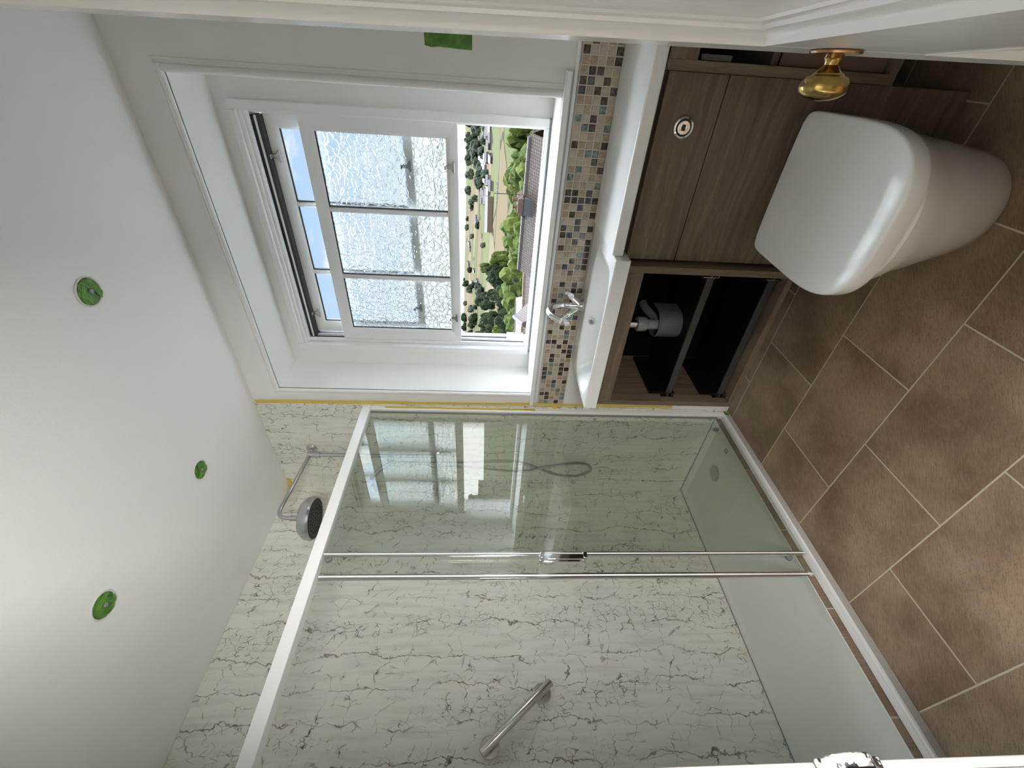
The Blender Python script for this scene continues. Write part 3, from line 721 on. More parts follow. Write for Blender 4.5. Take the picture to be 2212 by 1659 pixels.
for zb in (.500, .288):
    dr = MB().box(VX0+.034, VX1-.034, VY+.045, -.035, zb, zb+.012).build('drawer_base', 'black', vc)
    sub_of(MB().box(VX0+.036, VX1-.036, VY+.036, VY+.044, zb-.004, zb+.020).build('front_edge', 'drawer_grey', bevel=.001), dr)
    for s_, xe in ((1, VX0+.023), (-1, VX1-.023)):
        sub_of(MB().box(min(xe, xe+s_*.011), max(xe, xe+s_*.011), VY+.045, -.04, zb-.01, zb+.085).build('drawer_side', 'black'), dr)
        r_ = MB(); xa, xb = sorted((xe, xe+s_*.018)); y0 = VY+.026
        r_.box(xa, xb, y0, y0+.02, zb-.012, zb-.009).box(xa, xb, y0, y0+.02, zb+.012, zb+.015).box(xa, xa+.002, y0, y0+.02, zb-.012, zb+.015)
        r_.box(xb-.002, xb, y0, y0+.02, zb-.012, zb+.002).box(xa+.006, xb-.003, y0, y0+.02, zb-.002, zb)
        r_.box(xa, xa+.003, y0-.0005, y0+.03, zb+.015, zb+.040)
        sub_of(r_.build('runner', 'satin_chrome'), dr)
    if zb > .4:
        q = MB(); c_ = Vector((1.245, -.175, 0)); r1, r2 = .052, .055
        pa = [(c_.x+r1*math.cos(a), c_.y+r1*math.sin(a)) for a in [PI+PI*i/18 for i in range(19)]] + [(c_.x+r1, c_.y+.05)]
        pa = [(c_.x-r1, c_.y+.05)] + pa
        pb = [(c_.x+r2*math.cos(a), c_.y+r2*math.sin(a)) for a in [PI+PI*i/18 for i in range(19)]] + [(c_.x+r2, c_.y+.05)]
        pb = [(c_.x-r2, c_.y+.05)] + pb
        q.rings([[(x, y, z) for x, y in pa+pb[::-1]] for z in (zb+.012, zb+.100)])
        sub_of(q.build('pipe_surround', 'surround_grey'), dr)
# waste trap seen inside
wt = thing('basin_waste', 'grey plastic waste pipe hanging under the basin inside the open cabinet', 'waste pipe', (1.243, -.19, .55))
MB().tube([(1.243, -.19, .742), (1.243, -.19, .672)], .016, 20).build('tailpiece', 'chrome', wt)
m = MB()
m.lathe([(0, .672), (.026, .672), (.028, .668), (.028, .640), (.024, .634), (0, .634)], (1.243, -.19, 0), n=12).build('compression_nut', 'pvc_grey', wt)
MB().tube([(1.243, -.19, .636), (1.243, -.19, .56)], .019, 20).build('trap_pipe', 'pvc_grey', wt)
MB().tube(spline([(1.243, -.19, .60), (1.243, -.15, .585), (1.243, -.07, .60), (1.243, -.022, .60)], 5), .016, 14).build('outlet_pipe', 'pvc_grey', wt)

# toilet unit
wc = thing('toilet_unit', 'brown oak boxed unit behind the toilet with a flush button', 'toilet unit', (1.78, -.01, 0))
WX0, WX1 = 1.5375, 2.0205
MB().box(WX0, WX1, -.290, -.272, .650, .8045).build('upper_panel', 'oak_across', wc, bevel=.001)
MB().box(WX0, WX1, -.290, -.272, .001, .6475).build('lower_panel', 'oak_across', wc, bevel=.001)
MB().box(WX0, WX1, -.268, -.010, .001, .8230).build('carcass', 'oak_edge', wc, smooth=False)
fb = thing('flush_button', 'round chrome flush button set in the brown panel above the toilet', 'flush button', (1.902, -.29, .7345))
MB().lathe([(.0, 0), (.0265, 0), (.0275, .002), (.0255, .006), (.021, .007), (.019, .003), (0, .003)], (1.902, -.2905, .7345), (0, -1, 0), 48).build('button_rim', 'chrome', fb)
MB().lathe([(0, .002), (.0205, .002), (.0205, .0035), (.0190, .0035), (.0, .0035)], (1.902, -.2908, .7345), (0, -1, 0), 32).build('button_gap', 'rubber_dark', fb)
MB().lathe([(0, .003), (.0165, .003), (.0165, .0075), (.012, .0085), (.006, .0065), (0, .006)], (1.902, -.2905, .7345), (0, -1, 0), 36).build('button_face', 'chrome', fb)
m = MB().box(1.895, 1.909, -.2990, -.2975, .730, .739).build('button_notch', 'rubber_dark', fb, bevel=.001)

# right hand cabinet, mostly behind the door
rc = thing('open_cupboard', 'open brown cupboard with a metal hinge, between the toilet unit and the door', 'cupboard', (2.3, -.01, .255))
RX0 = 2.0225
MB().box(RX0, RX0+.022, -.331, -.006, .255, .822).build('side_panel', 'oak_upright', rc, bevel=.0008)
MB().box(2.578, 2.600, -.331, -.006, .255, .822).build('side_panel', 'oak_upright', rc, bevel=.0008)
MB().box(RX0+.022, 2.578, -.331, -.313, .758, .822).build('top_rail', 'oak_across', rc, bevel=.0008)
MB().box(RX0+.022, 2.578, -.331, -.006, .255, .275).build('bottom_panel', 'oak_across', rc, bevel=.0008)
MB().box(RX0+.022, 2.578, -.30, -.006, .545, .563).build('shelf', 'oak_across', rc, bevel=.0008)
MB().box(RX0+.022, 2.578, -.020, -.008, .275, .758).build('back_panel', 'black_matt', rc)
MB().box(RX0+.023, 2.577, -.312, -.306, .28, .545).build('drawer_front', 'oak_edge', rc)
m = MB().box(RX0+.0225, RX0+.028, -.322, -.285, .700, .745).box(RX0+.0225, RX0+.035, -.318, -.300, .670, .745); m.lathe([(0, 0), (.004, 0), (.004, .002), (0, .002)], (RX0+.035, -.309, .73), (1, 0, 0), 12)
m.build('hinge', 'surround_grey', rc, bevel=.0015)

# ------------------------------------------------------------------ toilet
tl = thing('toilet', 'white back to wall toilet with its lid closed, beside the brown cabinet', 'toilet', (1.79, -.5, 0))
TC = 1.786; BK = -.3045
def dring(cx, yb, yf, hw, z, n=72, p=2.6, taper=.0, bk=7.0):
    """D-shaped outline: square at the back, round at the front"""
    P = []; yc = yf+(yb-yf)*.52
    for k in range(n):
        a = 2*PI*k/n; c, s_ = math.cos(a), math.sin(a)
        if s_ > 0:   # back half, squarish
            e = 2/bk; x = hw*abs(c)**e*(1 if c >= 0 else -1)*(1-taper*abs(s_)**e); y = yc+(yb-yc)*abs(s_)**e
        else:
            e = 2/p; x = hw*abs(c)**e*(1 if c >= 0 else -1); y = yc-(yc-yf)*abs(s_)**e
        P.append((cx+x, y, z))
    return P
# pan body
R = []
for z, hw, yf, p in ((.001, .122, -.560, 2.1), (.02, .126, -.575, 2.1), (.08, .134, -.606, 2.1), (.16, .144, -.645, 2.1), (.24, .155, -.683, 2.15), (.31, .165, -.712, 2.2), (.355, .174, -.735, 2.3), (.385, .177, -.742, 2.4), (.395, .172, -.736, 2.4)):
    R.append(dring(TC, -.2915, yf, hw, z, p=p, taper=.0))
MB().rings(R).build('pan', 'ceramic', tl)
SB = -.3385
R = [dring(TC, SB, -.728,   .164, .394, p=2.5), dring(TC, SB, -.728, .164, .405, p=2.5), dring(TC, SB, -.734, .168, .4165, p=2.5)]
MB().rings(R).build('seat', 'seat_plastic', tl)
R = [dring(TC, SB, yf, hw, z, p=2.95, taper=.03, bk=16.) for yf, hw, z in ((-.743, .177, .4045), (-.750, .1825, .4055), (-.7515, .1835, .412), (-.7515, .1835, .4375), (-.7505, .1827, .4410), (-.7480, .1808, .4432), (-.7435, .1770, .4443), (-.70, .150, .4455), (-.62, .09, .4462))]
MB().rings(R).build('lid', 'seat_plastic', tl)
m = MB().tube([(TC-.150, -.331, .428), (TC+.150, -.331, .428)], .010, 16); m.box(TC-.145, TC+.145, -.334, -.3095, .396, .424); m.build('hinge_block', 'seat_plastic', tl, bevel=.002)

# ------------------------------------------------------------------ door, knob, keep
dr = setting('door_1', (2.066, -.95, 0))
A0 = Vector((2.0642, -.9577, 0)); da = Vector((.070, -.9975, 0)).normalized(); dn = Vector((-da.y, da.x, 0)); dn = -dn if dn.x > 0 else dn
dn = -dn if dn.x > 0 else dn       # face towards the room's left
W = .62; ST = .065; PD = .018
def dpt(a, z, off): return A0+da*a+dn*off+Vector((0, 0, z))
m = MB()
def dbox(m, a0, a1, z0, z1, o0, o1):
    P = [dpt(a, z, o) for z in (z0, z1) for a, o in ((a0, o0), (a1, o0), (a1, o1), (a0, o1))]
    m.add(P, [(3,2,1,0),(4,5,6,7),(0,1,5,4),(1,2,6,5),(2,3,7,6),(3,0,4,7)])
dbox(m, 0, ST, .006, 2.0, -.038, 0); dbox(m, W-.1, W, .006, 2.0, -.038, 0)
dbox(m, ST, W-.1, .006, .24, -.038, 0); dbox(m, ST, W-.1, .78, .958, -.038, 0); dbox(m, ST, W-.1, 1.90, 2.0, -.038, 0)
m.build('door_leaf', 'door_white', dr, bevel=.0025)
m = MB()
for z0, z1 in ((.24, .78), (.958, 1.90)): dbox(m, ST-.002, W-.098, z0-.002, z1+.002, -.030, -PD)
m.build('door_panel', 'door_white', dr)
m = MB()
for z0, z1 in ((.24, .78), (.958, 1.90)):     # ogee moulding round each panel
    prof = [(0, .001), (.003, .001), (.006, -.005), (.013, -.010), (.019, -.0105), (.021, -.014), (.027, -.0155), (.029, -PD), (0, -PD)]
    C = [(ST, z0, 1, 1), (W-.1, z0, -1, 1), (W-.1, z1, -1, -1), (ST, z1, 1, -1)]
    R = [[dpt(a+sa*w_, z+sz*w_, o_) for w_, o_ in prof] for a, z, sa, sz in C]
    m.rings(R, closed=True)
m.build('panel_moulding', 'door_white', dr)
kz = .876; kp = dpt(.060, kz, 0)
kn = bpy.data.objects.new('door_knob', None); COL.objects.link(kn); kn.location = kp; put_under(kn, dr)
def kb(m, n, mt):
    o = m.build(n, mt); o.parent = kn; o.matrix_parent_inverse = Matrix.Translation(-kp); return o
kb(MB().lathe([(0, .0003), (.0245, .0003), (.0255, .0015), (.0245, .0035), (.014, .0045), (0, .0045)], kp, dn, 44), 'rose', 'brass_dark')
kb(MB().lathe([(.009, .004), (.0095, .007), (.0075, .010), (.007, .013), (.0095, .016), (.0135, .0195), (.0160, .0205), (.0165, .0218), (.021, .0235), (.0240, .0280), (.0250, .0330), (.0232, .0385), (.0175, .0428), (.009, .0452), (0, .0458)], kp, dn, 44), 'knob', 'brass')
dr.matrix_world = Matrix.Translation((2.066, 0, .85)) @ Matrix.Rotation(-.015, 4, 'Y') @ Matrix.Translation((-2.066, 0, -.85)) @ Matrix.Translation((2.066, -.95, 0))
kp_ = thing('lock_keep', 'chipped white and black lock keep on the white doorway frame opposite the door', 'lock keep', (DJ, YF, .82))
m = MB()
z0, z1 = .785, .846
prof = [(z0, 0), (z1, 0), (z1-.004, .010), (z1-.016, .017), (z0+.030, .019), (z0+.012, .015), (z0+.004, .006)]
m.rings([[(DJ+h_, y, z) for z, h_ in prof] for y in (YF-.034, YF+.0155)])
m.box(DJ, DJ+.004, YF-.040, YF+.0135, z0-.006, z1+.012)
m.build('keep_body', 'chipped_paint', kp_, bevel=.003)
MB().box(DJ+.010, DJ+.0197, YF-.034, YF+.002, z0+.016, z1-.014).build('keep_mouth', 'black', kp_)

# ------------------------------------------------------------------ masking tapes
def strip(name, pts, w_, mat, label, normal=(0, -1, 0), side=(1, 0, 0), wob=.0015):
    rg = random.Random(label); m = MB(); N, Sd = Vector(normal), Vector(side); R = []
    P = []
    for a, b_ in zip(pts[:-1], pts[1:]):
        a, b_ = Vector(a), Vector(b_); k = max(2, int((b_-a).length/.06)); P += [a.lerp(b_, i/k) for i in range(k)]
    P.append(Vector(pts[-1]))
    for p in P:
        e1, e2 = rg.uniform(-wob, wob), rg.uniform(-wob, wob)
        R.append([p+Sd*(-w_/2+e1), p+Sd*(w_/2+e2), p+Sd*(w_/2+e2)+N*.0006, p+Sd*(-w_/2+e1)+N*.0006])
    return tag(m.rings(R).build(name, mat, smooth=False), label, 'tape')
ty = -.0088
strip('masking_tape', [(.6515, ty, H-.01), (.657, ty, 1.73)], .018, 'yellow_tape', 'yellow masking tape from the ceiling to the top of the shower screen, beside the window')
strip('masking_tape', [(.660, ty-.0008, 1.78), (.664, ty-.0008, 1.13)], .014, 'yellow_tape', 'long yellow masking tape between the white window surround and the shower screen')
strip('masking_tape', [(.665, ty, 1.14), (.6655, ty, .30)], .016, 'yellow_tape', 'yellow masking tape beside the mosaic tiles, basin and brown cabinet')
strip('masking_tape', [(.6404, -.021, 1.72), (.6404, -.021, .99)], .012, 'yellow_tape', 'thin yellow masking tape stuck on the upright of the shower screen', normal=(1, 0, 0), side=(0, 1, 0))
strip('masking_tape', [(.655, ty-.0008, .905), (.645, ty-.0008, .882)], .030, 'yellow_tape', 'short yellow masking tape tab beside the mosaic tiles', side=(1, 0, 0))
m = MB(); m.prism([(0, 0), (.075, -.002), (.078, -.022), (0, -.026)], (.007, -.0088, H-.002), (1, 0, 0), (0, 0, 1), (0, -1, 0), .0006)
m.prism([(0, 0), (.080, -.002), (.078, -.022), (0, -.026)], (.0068, -.0092, H-.002), (0, -1, 0), (0, 0, 1), (1, 0, 0), .0006)
tag(m.build('masking_tape', 'yellow_tape', smooth=False), 'yellow masking tape folded into the shower corner under the ceiling', 'tape')
m = MB(); rg = random.Random(3); P = [(2.008+.0, 1.300)]
m.prism([(2.026, 1.302), (2.12, 1.302), (2.12, 1.440), (2.030, 1.438), (2.0265, 1.418), (2.029, 1.40), (2.0265, 1.34)], (0, -.0005, 0), (1, 0, 0), (0, 0, 1), (0, -1, 0), .0012)
m.prism([(2.030, 1.355), (2.11, 1.350), (2.11, 1.372), (2.032, 1.368)], (0, -.0018, 0), (1, 0, 0), (0, 0, 1), (0, -1, 0), .0010)
tag(m.build('painters_tape', 'green_tape', smooth=False), 'rectangular green tape patch on the wall between the window and the door', 'tape')
m = MB(); m.prism([(0, 0), (.026, .0), (.028, -.018), (.014, -.028), (.002, -.020)], (.6460, -.012, .030), (0, -1, 0), (0, 0, 1), (1, 0, 0), .0007)
tag(m.build('painters_tape', 'green_tape', smooth=False), 'small green tape tab on the tray edge under the brown cabinet', 'tape')
# taped-over openings in the ceiling
def ceiling_patch(x, y, r, seed, label):
    t = thing('ceiling_opening', label, 'taped light opening', (x, y, H)); rg = random.Random(seed)
    MB().lathe([(r*1.0, 0), (r*1.06, -.0015), (r*1.02, -.003), (r*.93, -.003), (r*.90, 0)], (x, y, H), n=48).build('cut_edge', 'plaster_raw', t)
    m = MB(); n = 40
    for k in range(5):     # overlapping crumpled strips forming the patch
        a = rg.uniform(0, PI); u = Vector((math.cos(a), math.sin(a), 0)); v = Vector((-u.y, u.x, 0)); off = rg.uniform(-.55, .55)*r; w_ = r*.40
        P = []
        for s_ in (-1, 1):
            cc = off+s_*w_/2; cc = max(-r*.93, min(r*.93, cc)); h = math.sqrt(max(r*r*.90-cc*cc, 1e-6))
            P.append((cc, h))
        (c0, h0), (c1, h1) = P
        if abs(c1-c0) < r*.15: continue
        poly = [(-h0*rg.uniform(.92, 1.02), c0), (h0*rg.uniform(.92, 1.04), c0), (h1*rg.uniform(.92, 1.04), c1), (-h1*rg.uniform(.92, 1.02), c1)]
        m.prism(poly, (x, y, H-.003-k*.0009), u, v, (0, 0, -1), .0007)
    ring = [(r*rg.uniform(.84, .97)*math.cos(2*PI*k/n), r*rg.uniform(.84, .97)*math.sin(2*PI*k/n)) for k in range(n)]
    m.prism(ring, (x, y, H-.0022), (1, 0, 0), (0, 1, 0), (0, 0, -1), .0008)
    m.build('tape_patch', 'green_tape', t, smooth=False)
    MB().lathe([(0, 0), (r*.17, 0), (r*.14, -.003), (0, -.003)], (x+r*.05, y, H-.0085), n=10).build('cable_end', 'seal_grey', t)
ceiling_patch(1.450, -.468, .040, 4, 'green taped round opening in the ceiling nearest the window')
ceiling_patch(.690, -.457, .037, 9, 'green taped round opening in the ceiling near the overhead shower rose')
ceiling_patch(.707, -.975, .040, 15, 'green taped round opening in the ceiling farthest from the window')

# ------------------------------------------------------------------ outdoors
KN = [(0, -7.2), (30, -8.2), (60, -11), (110, -17), (200, -24), (300, -24), (420, -16), (560, -8), (700, 0), (900, 15), (1200, 44), (1500, 74), (1750, 88), (2100, 80), (2600, 60)]
def gh(x, y):
    d = math.hypot(x-EYE.x, y-EYE.y)
    for (a, ha), (b_, hb) in zip(KN[:-1], KN[1:]):
        if d <= b_:
            t = (d-a)/(b_-a); h = ha+(hb-ha)*t; break
    else: h = KN[-1][1]
    az = math.atan2(x-EYE.x, y-EYE.y)
    if h > -12 and d > 420: h = -12+(h+12)*(1-.86*min(1, max(0, (az+.02)/.25)))
    amp = min(1, max(0, (d-250)/900))
    h += amp*(7*math.sin(az*5.0+1.0)+5*math.sin(az*11+.5)+4*noise.noise(Vector((x*.002, y*.002, 0))))
    return h
def at(az_deg, d):
    a = math.radians(az_deg); return EYE.x+math.sin(a)*d, EYE.y+math.cos(a)*d
SLO = -.014
m = MB(); ds = [3.2, 10, 20, 30, 45, 60, 85, 110, 150, 200, 250, 300, 360, 420, 490, 560, 630, 700, 800, 900, 1000, 1100, 1200, 1300, 1400, 1500, 1600, 1750, 1900, 2100, 2600]
NA = 72; vs = []
for d_ in ds:
    for i in range(NA+1):
        x, y = at(-85+170*i/NA, d_); vs.append((x, y, gh(x, y)))
m.add(vs, [(j*(NA+1)+i, j*(NA+1)+i+1, (j+1)*(NA+1)+i+1, (j+1)*(NA+1)+i) for j in range(len(ds)-1) for i in range(NA)])
g = m.build('ground', 'fields', kind='structure')
def tree_mesh(seed, n_blobs, tall, sub=3):
    rg = random.Random(seed); bm = bmesh.new()
    for k in range(n_blobs):
        bm2 = bmesh.new(); bmesh.ops.create_icosphere(bm2, subdivisions=sub, radius=1)
        a = 2*PI*k/n_blobs+rg.uniform(-.4, .4); rr = rg.uniform(.15, .42)
        c_ = Vector((rr*math.cos(a), rr*math.sin(a), (rg.uniform(.30, .62)+.26*(1-rr/.42))*tall)); s_ = rg.uniform(.15, .27)
        for v in bm2.verts:
            nv = noise.noise(v.co*2.1+Vector((seed, k, 0)))*.5+noise.noise(v.co*6.0+Vector((k, seed, 3)))*.42
            v.co = v.co*(1+nv)*s_; v.co.z *= 1.05; v.co += c_
        tmp = bpy.data.meshes.new('tmp'); bm2.to_mesh(tmp); bm2.free(); bm.from_mesh(tmp); bpy.data.meshes.remove(tmp)
    me = bpy.data.meshes.new('crown'); bm.to_mesh(me); bm.free(); me.shade_flat(); return me
crowns = {}
for key, mat, nb, tall in (('bright', 'leaves_bright', 26, 1.0), ('bright2', 'leaves_bright', 24, 1.1), ('yellow', 'leaves_yellow', 24, .95), ('dark', 'leaves_dark', 24, 1.1), ('dark2', 'leaves_dark', 26, 1.0), ('far', 'leaves_far', 7, .9)):
    me = tree_mesh(hash(key) % 97 if False else sum(map(ord, key)) % 97, nb, tall, 2 if key != 'far' else 2); me.materials.append(MATS[mat]); crowns[key] = me
tm = MB().tube([(0, 0, 0), (.01, 0, .25), (0, .01, .5)], [.05, .035, .02], 8).build('trunk', 'bark'); trunk_me = tm.data; bpy.data.objects.remove(tm)
def tree(key, x, y, hgt, wid, label, cat, group, name='tree', parts=True, sink=0):
    z = gh(x, y)-sink
    if parts:
        r = bpy.data.objects.new(name, None); COL.objects.link(r); r.location = (x, y, z); r.scale = (wid, wid, hgt); r.rotation_euler.z = random.uniform(0, 6.28)
        for nm, me in (('crown', crowns[key]), ('trunk', trunk_me)):
            c_ = bpy.data.objects.new(nm, me); COL.objects.link(c_); c_.parent = r
    else:
        r = bpy.data.objects.new(name, crowns[key]); COL.objects.link(r); r.location = (x, y, z-.25*hgt); r.scale = (wid, wid, hgt); r.rotation_euler.z = random.uniform(0, 6.28)
    tag(r, label, cat, group)
rt = random.Random(5)
def slope_z(az, d, s): return EYE.z+(s+SLO)*d     # height seen at slope s
# bright trees right behind the brown roof
for k in range(54):
    az = -6-rt.random()*18 if k < 43 else -24-rt.random()*9; d_ = rt.uniform(75, 175); x, y = at(az, d_)
    top = slope_z(az, d_, rt.uniform(-.050, -.014) if d_ > 110 else rt.uniform(-.072, -.045)); hg = (top-gh(x, y)); 
    tree(rt.choice(('bright', 'bright2')), x, y, hg, hg*.66, 'leafy light green tree in the belt behind the brown tiled roof', 'tree', 'light green trees behind the brown roof')
for az, d_, s_, wd in ((-13.6, 34, -.043, 3.4), (-14.9, 36, -.048, 3.0)):
    x, y = at(az, d_); hg = slope_z(az, d_, s_)-gh(x, y)
    tree('yellow', x, y, hg, wd, 'yellow green tree close behind the brown tiled roof', 'tree', 'yellow green trees behind the roof')
for az, d_, s_, wd in ((-29.3, 31, -.070, 2.4), (-30.7, 32, -.063, 2.4)):
    x, y = at(az, d_); hg = slope_z(az, d_, s_)-gh(x, y)
    tree('yellow', x, y, hg, wd, 'yellow green bush beside the small white edged gable', 'tree', 'yellow green bushes beside the gable')
# dark wood on the left slope
for k in range(94):
    az = -22.5-rt.random()*17; d_ = rt.uniform(130, 620) if k > 20 else rt.uniform(100, 180)
    if az > -25 and d_ < 300: az -= 3
    x, y = at(az, d_); hg = rt.uniform(13, 20)*(1 if d_ > 180 else .9)
    if d_ < 180: hg = slope_z(az, d_, rt.uniform(-.060, -.045))-gh(x, y)
    tree(rt.choice(('dark', 'dark2', 'dark', 'bright2')), x, y, hg, hg*.6, 'dark green woodland tree in the dense wood beside the fields', 'tree', 'woodland trees on the slope')
# hedgerow and skyline trees, a few pixels each
for k in range(48):
    az = -24-rt.random()*14; d_ = rt.uniform(620, 1450); x, y = at(az, d_); hg = rt.uniform(16, 26)
    tree(rt.choice(('dark', 'dark2', 'far')), x, y, hg, hg*.75, 'distant woodland tree on the far hillside', 'tree', 'distant woodland trees', parts=False)
for k in range(72):
    if k < 30: az = -3-rt.random()*36; d_ = rt.choice((780, 980, 1180, 1400, 1560))+rt.uniform(-30, 30)
    else: az = -6-rt.random()*10; d_ = rt.uniform(820, 1400)
    x, y = at(az, d_); hg = rt.uniform(11, 19) if k < 30 else rt.uniform(16, 28)
    tree('far', x, y, hg, hg*rt.uniform(.6, 1.2), 'distant dark hedgerow tree between the fields', 'tree', 'distant hedgerow trees', parts=False)
# trees seen through the window from the left and mirrored in the shower glass
for k in range(24):
    az = 4+rt.random()*58; d_ = rt.uniform(45, 500); x, y = at(az, d_); hg = rt.uniform(9, 15)
    if d_ < 120: hg = slope_z(az, d_, rt.uniform(-.11, -.05))-gh(x, y)
    tree(rt.choice(('dark', 'bright', 'bright2')), x, y, hg, hg*.6, 'garden tree outside, seen only mirrored in the shower glass', 'tree', 'garden trees mirrored in the shower glass')

def house(name, label, cat, base, ang, w_, d_, eave, ridge, wall, roof, group=None, parts=True, barge=False, over=.3):
    """base: centre on the ground; ridge runs along local x"""
    c_, s_ = math.cos(ang), math.sin(ang); B = Vector(base)
    def T(m): 
        m.v = [tuple(B+Vector((c_*x-s_*y, s_*x+c_*y, z))) for x, y, z in m.v]; return m
    walls = MB(); x0, x1, y0, y1 = -w_/2, w_/2, -d_/2, d_/2
    walls.add([(x0,y0,0),(x1,y0,0),(x1,y1,0),(x0,y1,0),(x0,y0,eave),(x1,y0,eave),(x1,y1,eave),(x0,y1,eave),(x0,0,ridge),(x1,0,ridge)],
              [(3,2,1,0),(0,1,5,4),(2,3,7,6),(1,2,6,9,5),(3,0,4,8,7)])
    return B, T, walls
def local_obj(m, name, mat, base, ang, parent=None, bevel=0, smooth=False):
    o = m.build(name, mat, None, bevel=bevel, smooth=smooth); o.rotation_euler.z = ang; o.location = base
    if parent is not None: o.location = (0, 0, 0); o.rotation_euler.z = 0; o.parent = parent
    return o
def gable_house(name, label, cat, base, ang, w_, d_, eave, ridge, wall, roof, chimneys=(), barge=False, over=.25):
    r = thing(name, label, cat, base); r.rotation_euler.z = ang
    x0, x1, y0, y1 = -w_/2, w_/2, -d_/2, d_/2
    m = MB().add([(x0,y0,0),(x1,y0,0),(x1,y1,0),(x0,y1,0),(x0,y0,eave),(x1,y0,eave),(x1,y1,eave),(x0,y1,eave),(x0,0,ridge),(x1,0,ridge)],
              [(3,2,1,0),(0,1,5,4),(2,3,7,6),(1,2,6,9,5),(3,0,4,8,7),(4,5,9,8),(6,7,8,9)])
    local_obj(m, 'walls', wall, base, ang, r)
    k = (ridge-eave)/(d_/2); L_ = math.hypot(d_/2+over, k*(d_/2+over))
    for s_ in (-1, 1):      # each slope drawn flat in its own frame so that the tile courses follow it
        o = MB().box(x0-over, x1+over, -L_, 0, 0, .12).build('roof_slope', roof, smooth=False)
        o.parent = r; o.location = (0, 0, ridge+.02); o.rotation_euler = (math.atan(k), 0, 0) if s_ < 0 else (math.atan(k), 0, PI)
    n = int((w_+2*over)/.45); m = MB()
    for i in range(n):
        a = x0-over+i*.45; m.tube([(a, 0, ridge+.09), (a+.43, 0, ridge+.10)], .12, 8)
    local_obj(m, 'ridge_tiles', 'clay_pot' if roof == 'red_tiles' else 'slate', base, ang, r)
    for (cx, cw, ch, pots) in chimneys:
        m = MB().box(cx-cw/2, cx+cw/2, -.35, .35, ridge-1.0, ridge+ch).box(cx-cw/2-.06, cx+cw/2+.06, -.41, .41, ridge+ch-.22, ridge+ch-.08)
        st = local_obj(m, 'chimney_stack', 'house_brick', base, ang, r)
        for j in range(pots):
            px = cx-cw/2+cw*(j+.5)/pots
            o = MB().lathe([(.10, 0), (.11, .03), (.085, .05), (.08, .16), (.10, .18), (.10, .20), (.06, .20)], (px, 0, ridge+ch), n=12).build('chimney_pot', 'clay_pot'); o.parent = st
        o = MB().add([(cx-cw/2-.05, -.50, ridge-.50*k), (cx+cw/2+.05, -.50, ridge-.50*k), (cx+cw/2+.05, -.36, ridge+.16), (cx-cw/2-.05, -.36, ridge+.16), (cx-cw/2-.05, -.50, ridge-.50*k+.2), (cx+cw/2+.05, -.50, ridge-.50*k+.2), (cx+cw/2+.05, -.36, ridge+.24), (cx-cw/2-.05, -.36, ridge+.24)], [(3,2,1,0),(4,5,6,7),(0,1,5,4),(1,2,6,5),(2,3,7,6),(3,0,4,7)]).build('lead_flashing', 'lead'); o.parent = st
        m = MB().tube([(cx+cw/2+.05, 0, ridge+ch-.4), (cx+cw/2+.05, 0, ridge+ch+1.0)], .018, 6).tube([(cx+cw/2+.05-.45, 0, ridge+ch+.9), (cx+cw/2+.05+.45, 0, ridge+ch+.9)], .012, 6)
        for j in range(6): m.tube([(cx+cw/2-.35+j*.15, -.2, ridge+ch+.9), (cx+cw/2-.35+j*.15, .2, ridge+ch+.9)], .008, 5)
        o = m.build('aerial', 'rubber_dark'); o.parent = st
    if barge:
        for xe in (x0-over-.03, x1+over):
            m = MB()
            for s_ in (-1, 1): m.obox((xe+.015, s_*(d_/4+over/2), (ridge+eave)/2-.02-k*over/2), (1, 0, 0), (0, s_*1, -k), (0, k*s_, 1), .02, L_/2, .10)
            local_obj(m, 'bargeboard', 'bargeboard', base, ang, r)
    return r
# neighbour's brown roof right below the window
def along(az, d_, s): x, y = at(az, d_); return Vector((x, y, EYE.z+(s+SLO)*d_))
pR, pL = along(-9.0, 19.0, -.0715), along(-23.1, 21.3, -.0660)
mid = (pR+pL)/2; ang = math.atan2(pR.y-pL.y, pR.x-pL.x); ln = (pR-pL).length; zr = (pR.z+pL.z)/2
gz = gh(mid.x, mid.y)
gable_house('brown_roofed_house', 'large house with a brown tiled roof and a brick chimney below the window', 'house', (mid.x, mid.y, gz), ang, ln, 8.0, zr-gz-3.3, zr-gz, 'house_brick', 'brown_tiles', ((.25, .62, .42, 2),))
gx, gy = at(-30.2, 20.5); g0 = gh(gx, gy)
gable_house('white_gabled_house', 'small brick gable with white edging outside, beside the yellow green bushes', 'house', (gx, gy, g0), PI/2+math.radians(27), 6.0, 3.0, EYE.z-3.25-g0, EYE.z-1.66-g0, 'house_brick', 'brown_tiles', barge=True, over=.15)
gx, gy = at(-27.2, 27); g0 = gh(gx, gy)
gable_house('red_roofed_outbuilding', 'low outbuilding with a red tiled roof between the brown roof and the white edged gable', 'outbuilding', (gx, gy, g0), .45, 6.0, 4.5, EYE.z-.140*27-g0, EYE.z-.0895*27-g0, 'house_brick', 'red_tiles')
gx, gy = at(-29.6, 48); g0 = gh(gx, gy)
gable_house('pale_roofed_barn', 'long barn with a pale blue grey roof among the trees', 'barn', (gx, gy, g0), .62, 3.6, 4.5, EYE.z-.092*48-g0, EYE.z-.071*48-g0, 'slate', 'pale_metal', over=.1)
gx, gy = at(57, 25); g0 = gh(gx, gy)
rh = gable_house('red_roofed_house', 'red roofed house mirrored in the shower glass', 'house', (gx, gy, g0), -.9, 8.0, 6.0, EYE.z-.085*25-g0, EYE.z-.0*25-g0, 'house_brick', 'red_tiles', ((-3.0, .7, .8, 1),))
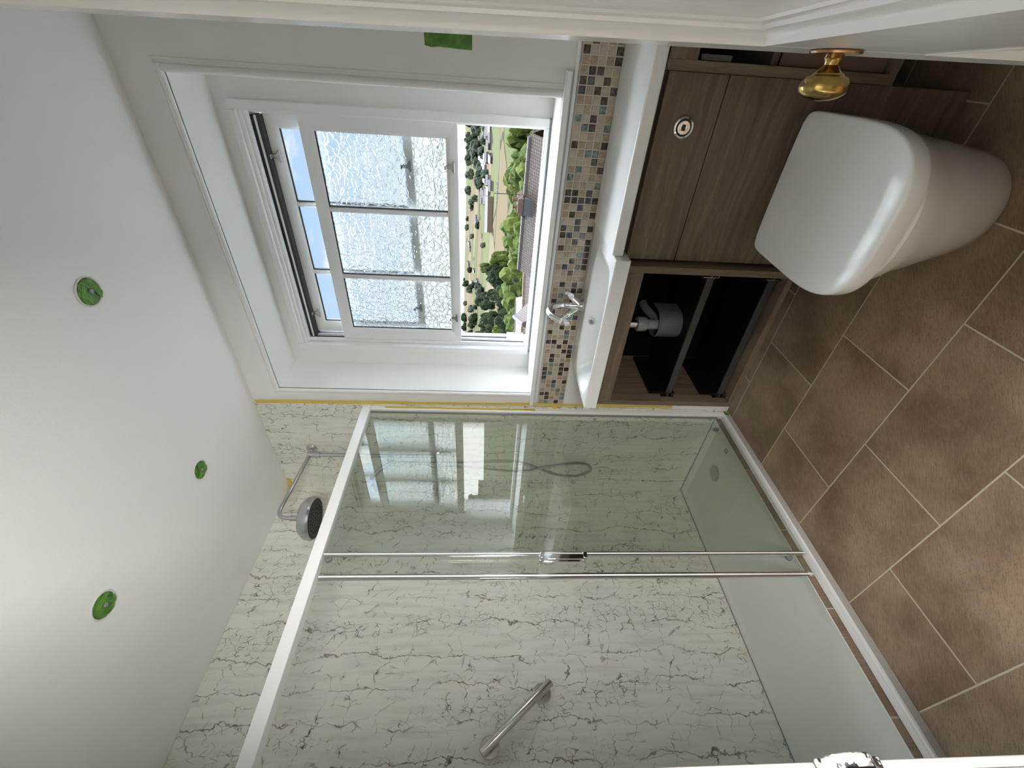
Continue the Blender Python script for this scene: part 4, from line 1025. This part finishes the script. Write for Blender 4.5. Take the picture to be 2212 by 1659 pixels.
for xx in (-1.5, 1.2):
    o = MB().box(xx-.7, xx+.7, -3.06, -2.98, EYE.z-4.6-g0, EYE.z-3.4-g0).build('window', 'dark_pane'); o.parent = rh
    o2 = MB().box(xx-.75, xx+.75, -3.09, -3.05, EYE.z-3.42-g0, EYE.z-3.34-g0).box(xx-.03, xx+.03, -3.09, -3.05, EYE.z-4.6-g0, EYE.z-3.4-g0).box(xx-.75, xx-.68, -3.09, -3.05, EYE.z-4.6-g0, EYE.z-3.4-g0).box(xx+.68, xx+.75, -3.09, -3.05, EYE.z-4.6-g0, EYE.z-3.4-g0).build('window_frame', 'bargeboard'); o2.parent = o
# village houses, a few pixels each
hb = MB(); hb.cur = 0; hb.box(-.5, .5, -.35, .35, 0, .6); hb.cur = 1
hb.add([(-.55, -.42, .55), (.55, -.42, .55), (.55, .42, .55), (-.55, .42, .55), (-.55, 0, 1.0), (.55, 0, 1.0)], [(0, 1, 5, 4), (2, 3, 4, 5), (1, 2, 5), (3, 0, 4), (3, 2, 1, 0)])
protoA = hb.build('village_house', ['render_white', 'slate'], smooth=False); protoB = hb.build('village_house', ['render_grey', 'pale_metal'], smooth=False)
firstA = firstB = True
for k in range(44):
    az = -6.5-rt.random()*9.5 if k < 34 else -17-rt.random()*9; d_ = rt.uniform(640, 980) if k < 34 else rt.uniform(900, 1300); x, y = at(az, d_)
    A_ = rt.random() < .6; src = protoA if A_ else protoB
    o = src if (A_ and firstA) or ((not A_) and firstB) else src.copy()
    if o is not src: COL.objects.link(o)
    if A_: firstA = False
    else: firstB = False
    s_ = rt.uniform(9, 15); o.location = (x, y, gh(x, y)-.5); o.scale = (s_, s_, s_*.62); o.rotation_euler.z = rt.uniform(-.5, .5)
    tag(o, 'distant white walled house in the village across the fields' if A_ else 'distant grey house in the village across the fields', 'house', 'white village houses' if A_ else 'grey village houses')
gx, gy = at(-17.3, 640)
gable_house('long_shed', 'long low farm shed with a white roof in the middle of the fields', 'shed', (gx, gy, gh(gx, gy)), .28, 46, 16, 7, 11, 'house_brick', 'render_white', over=.2)
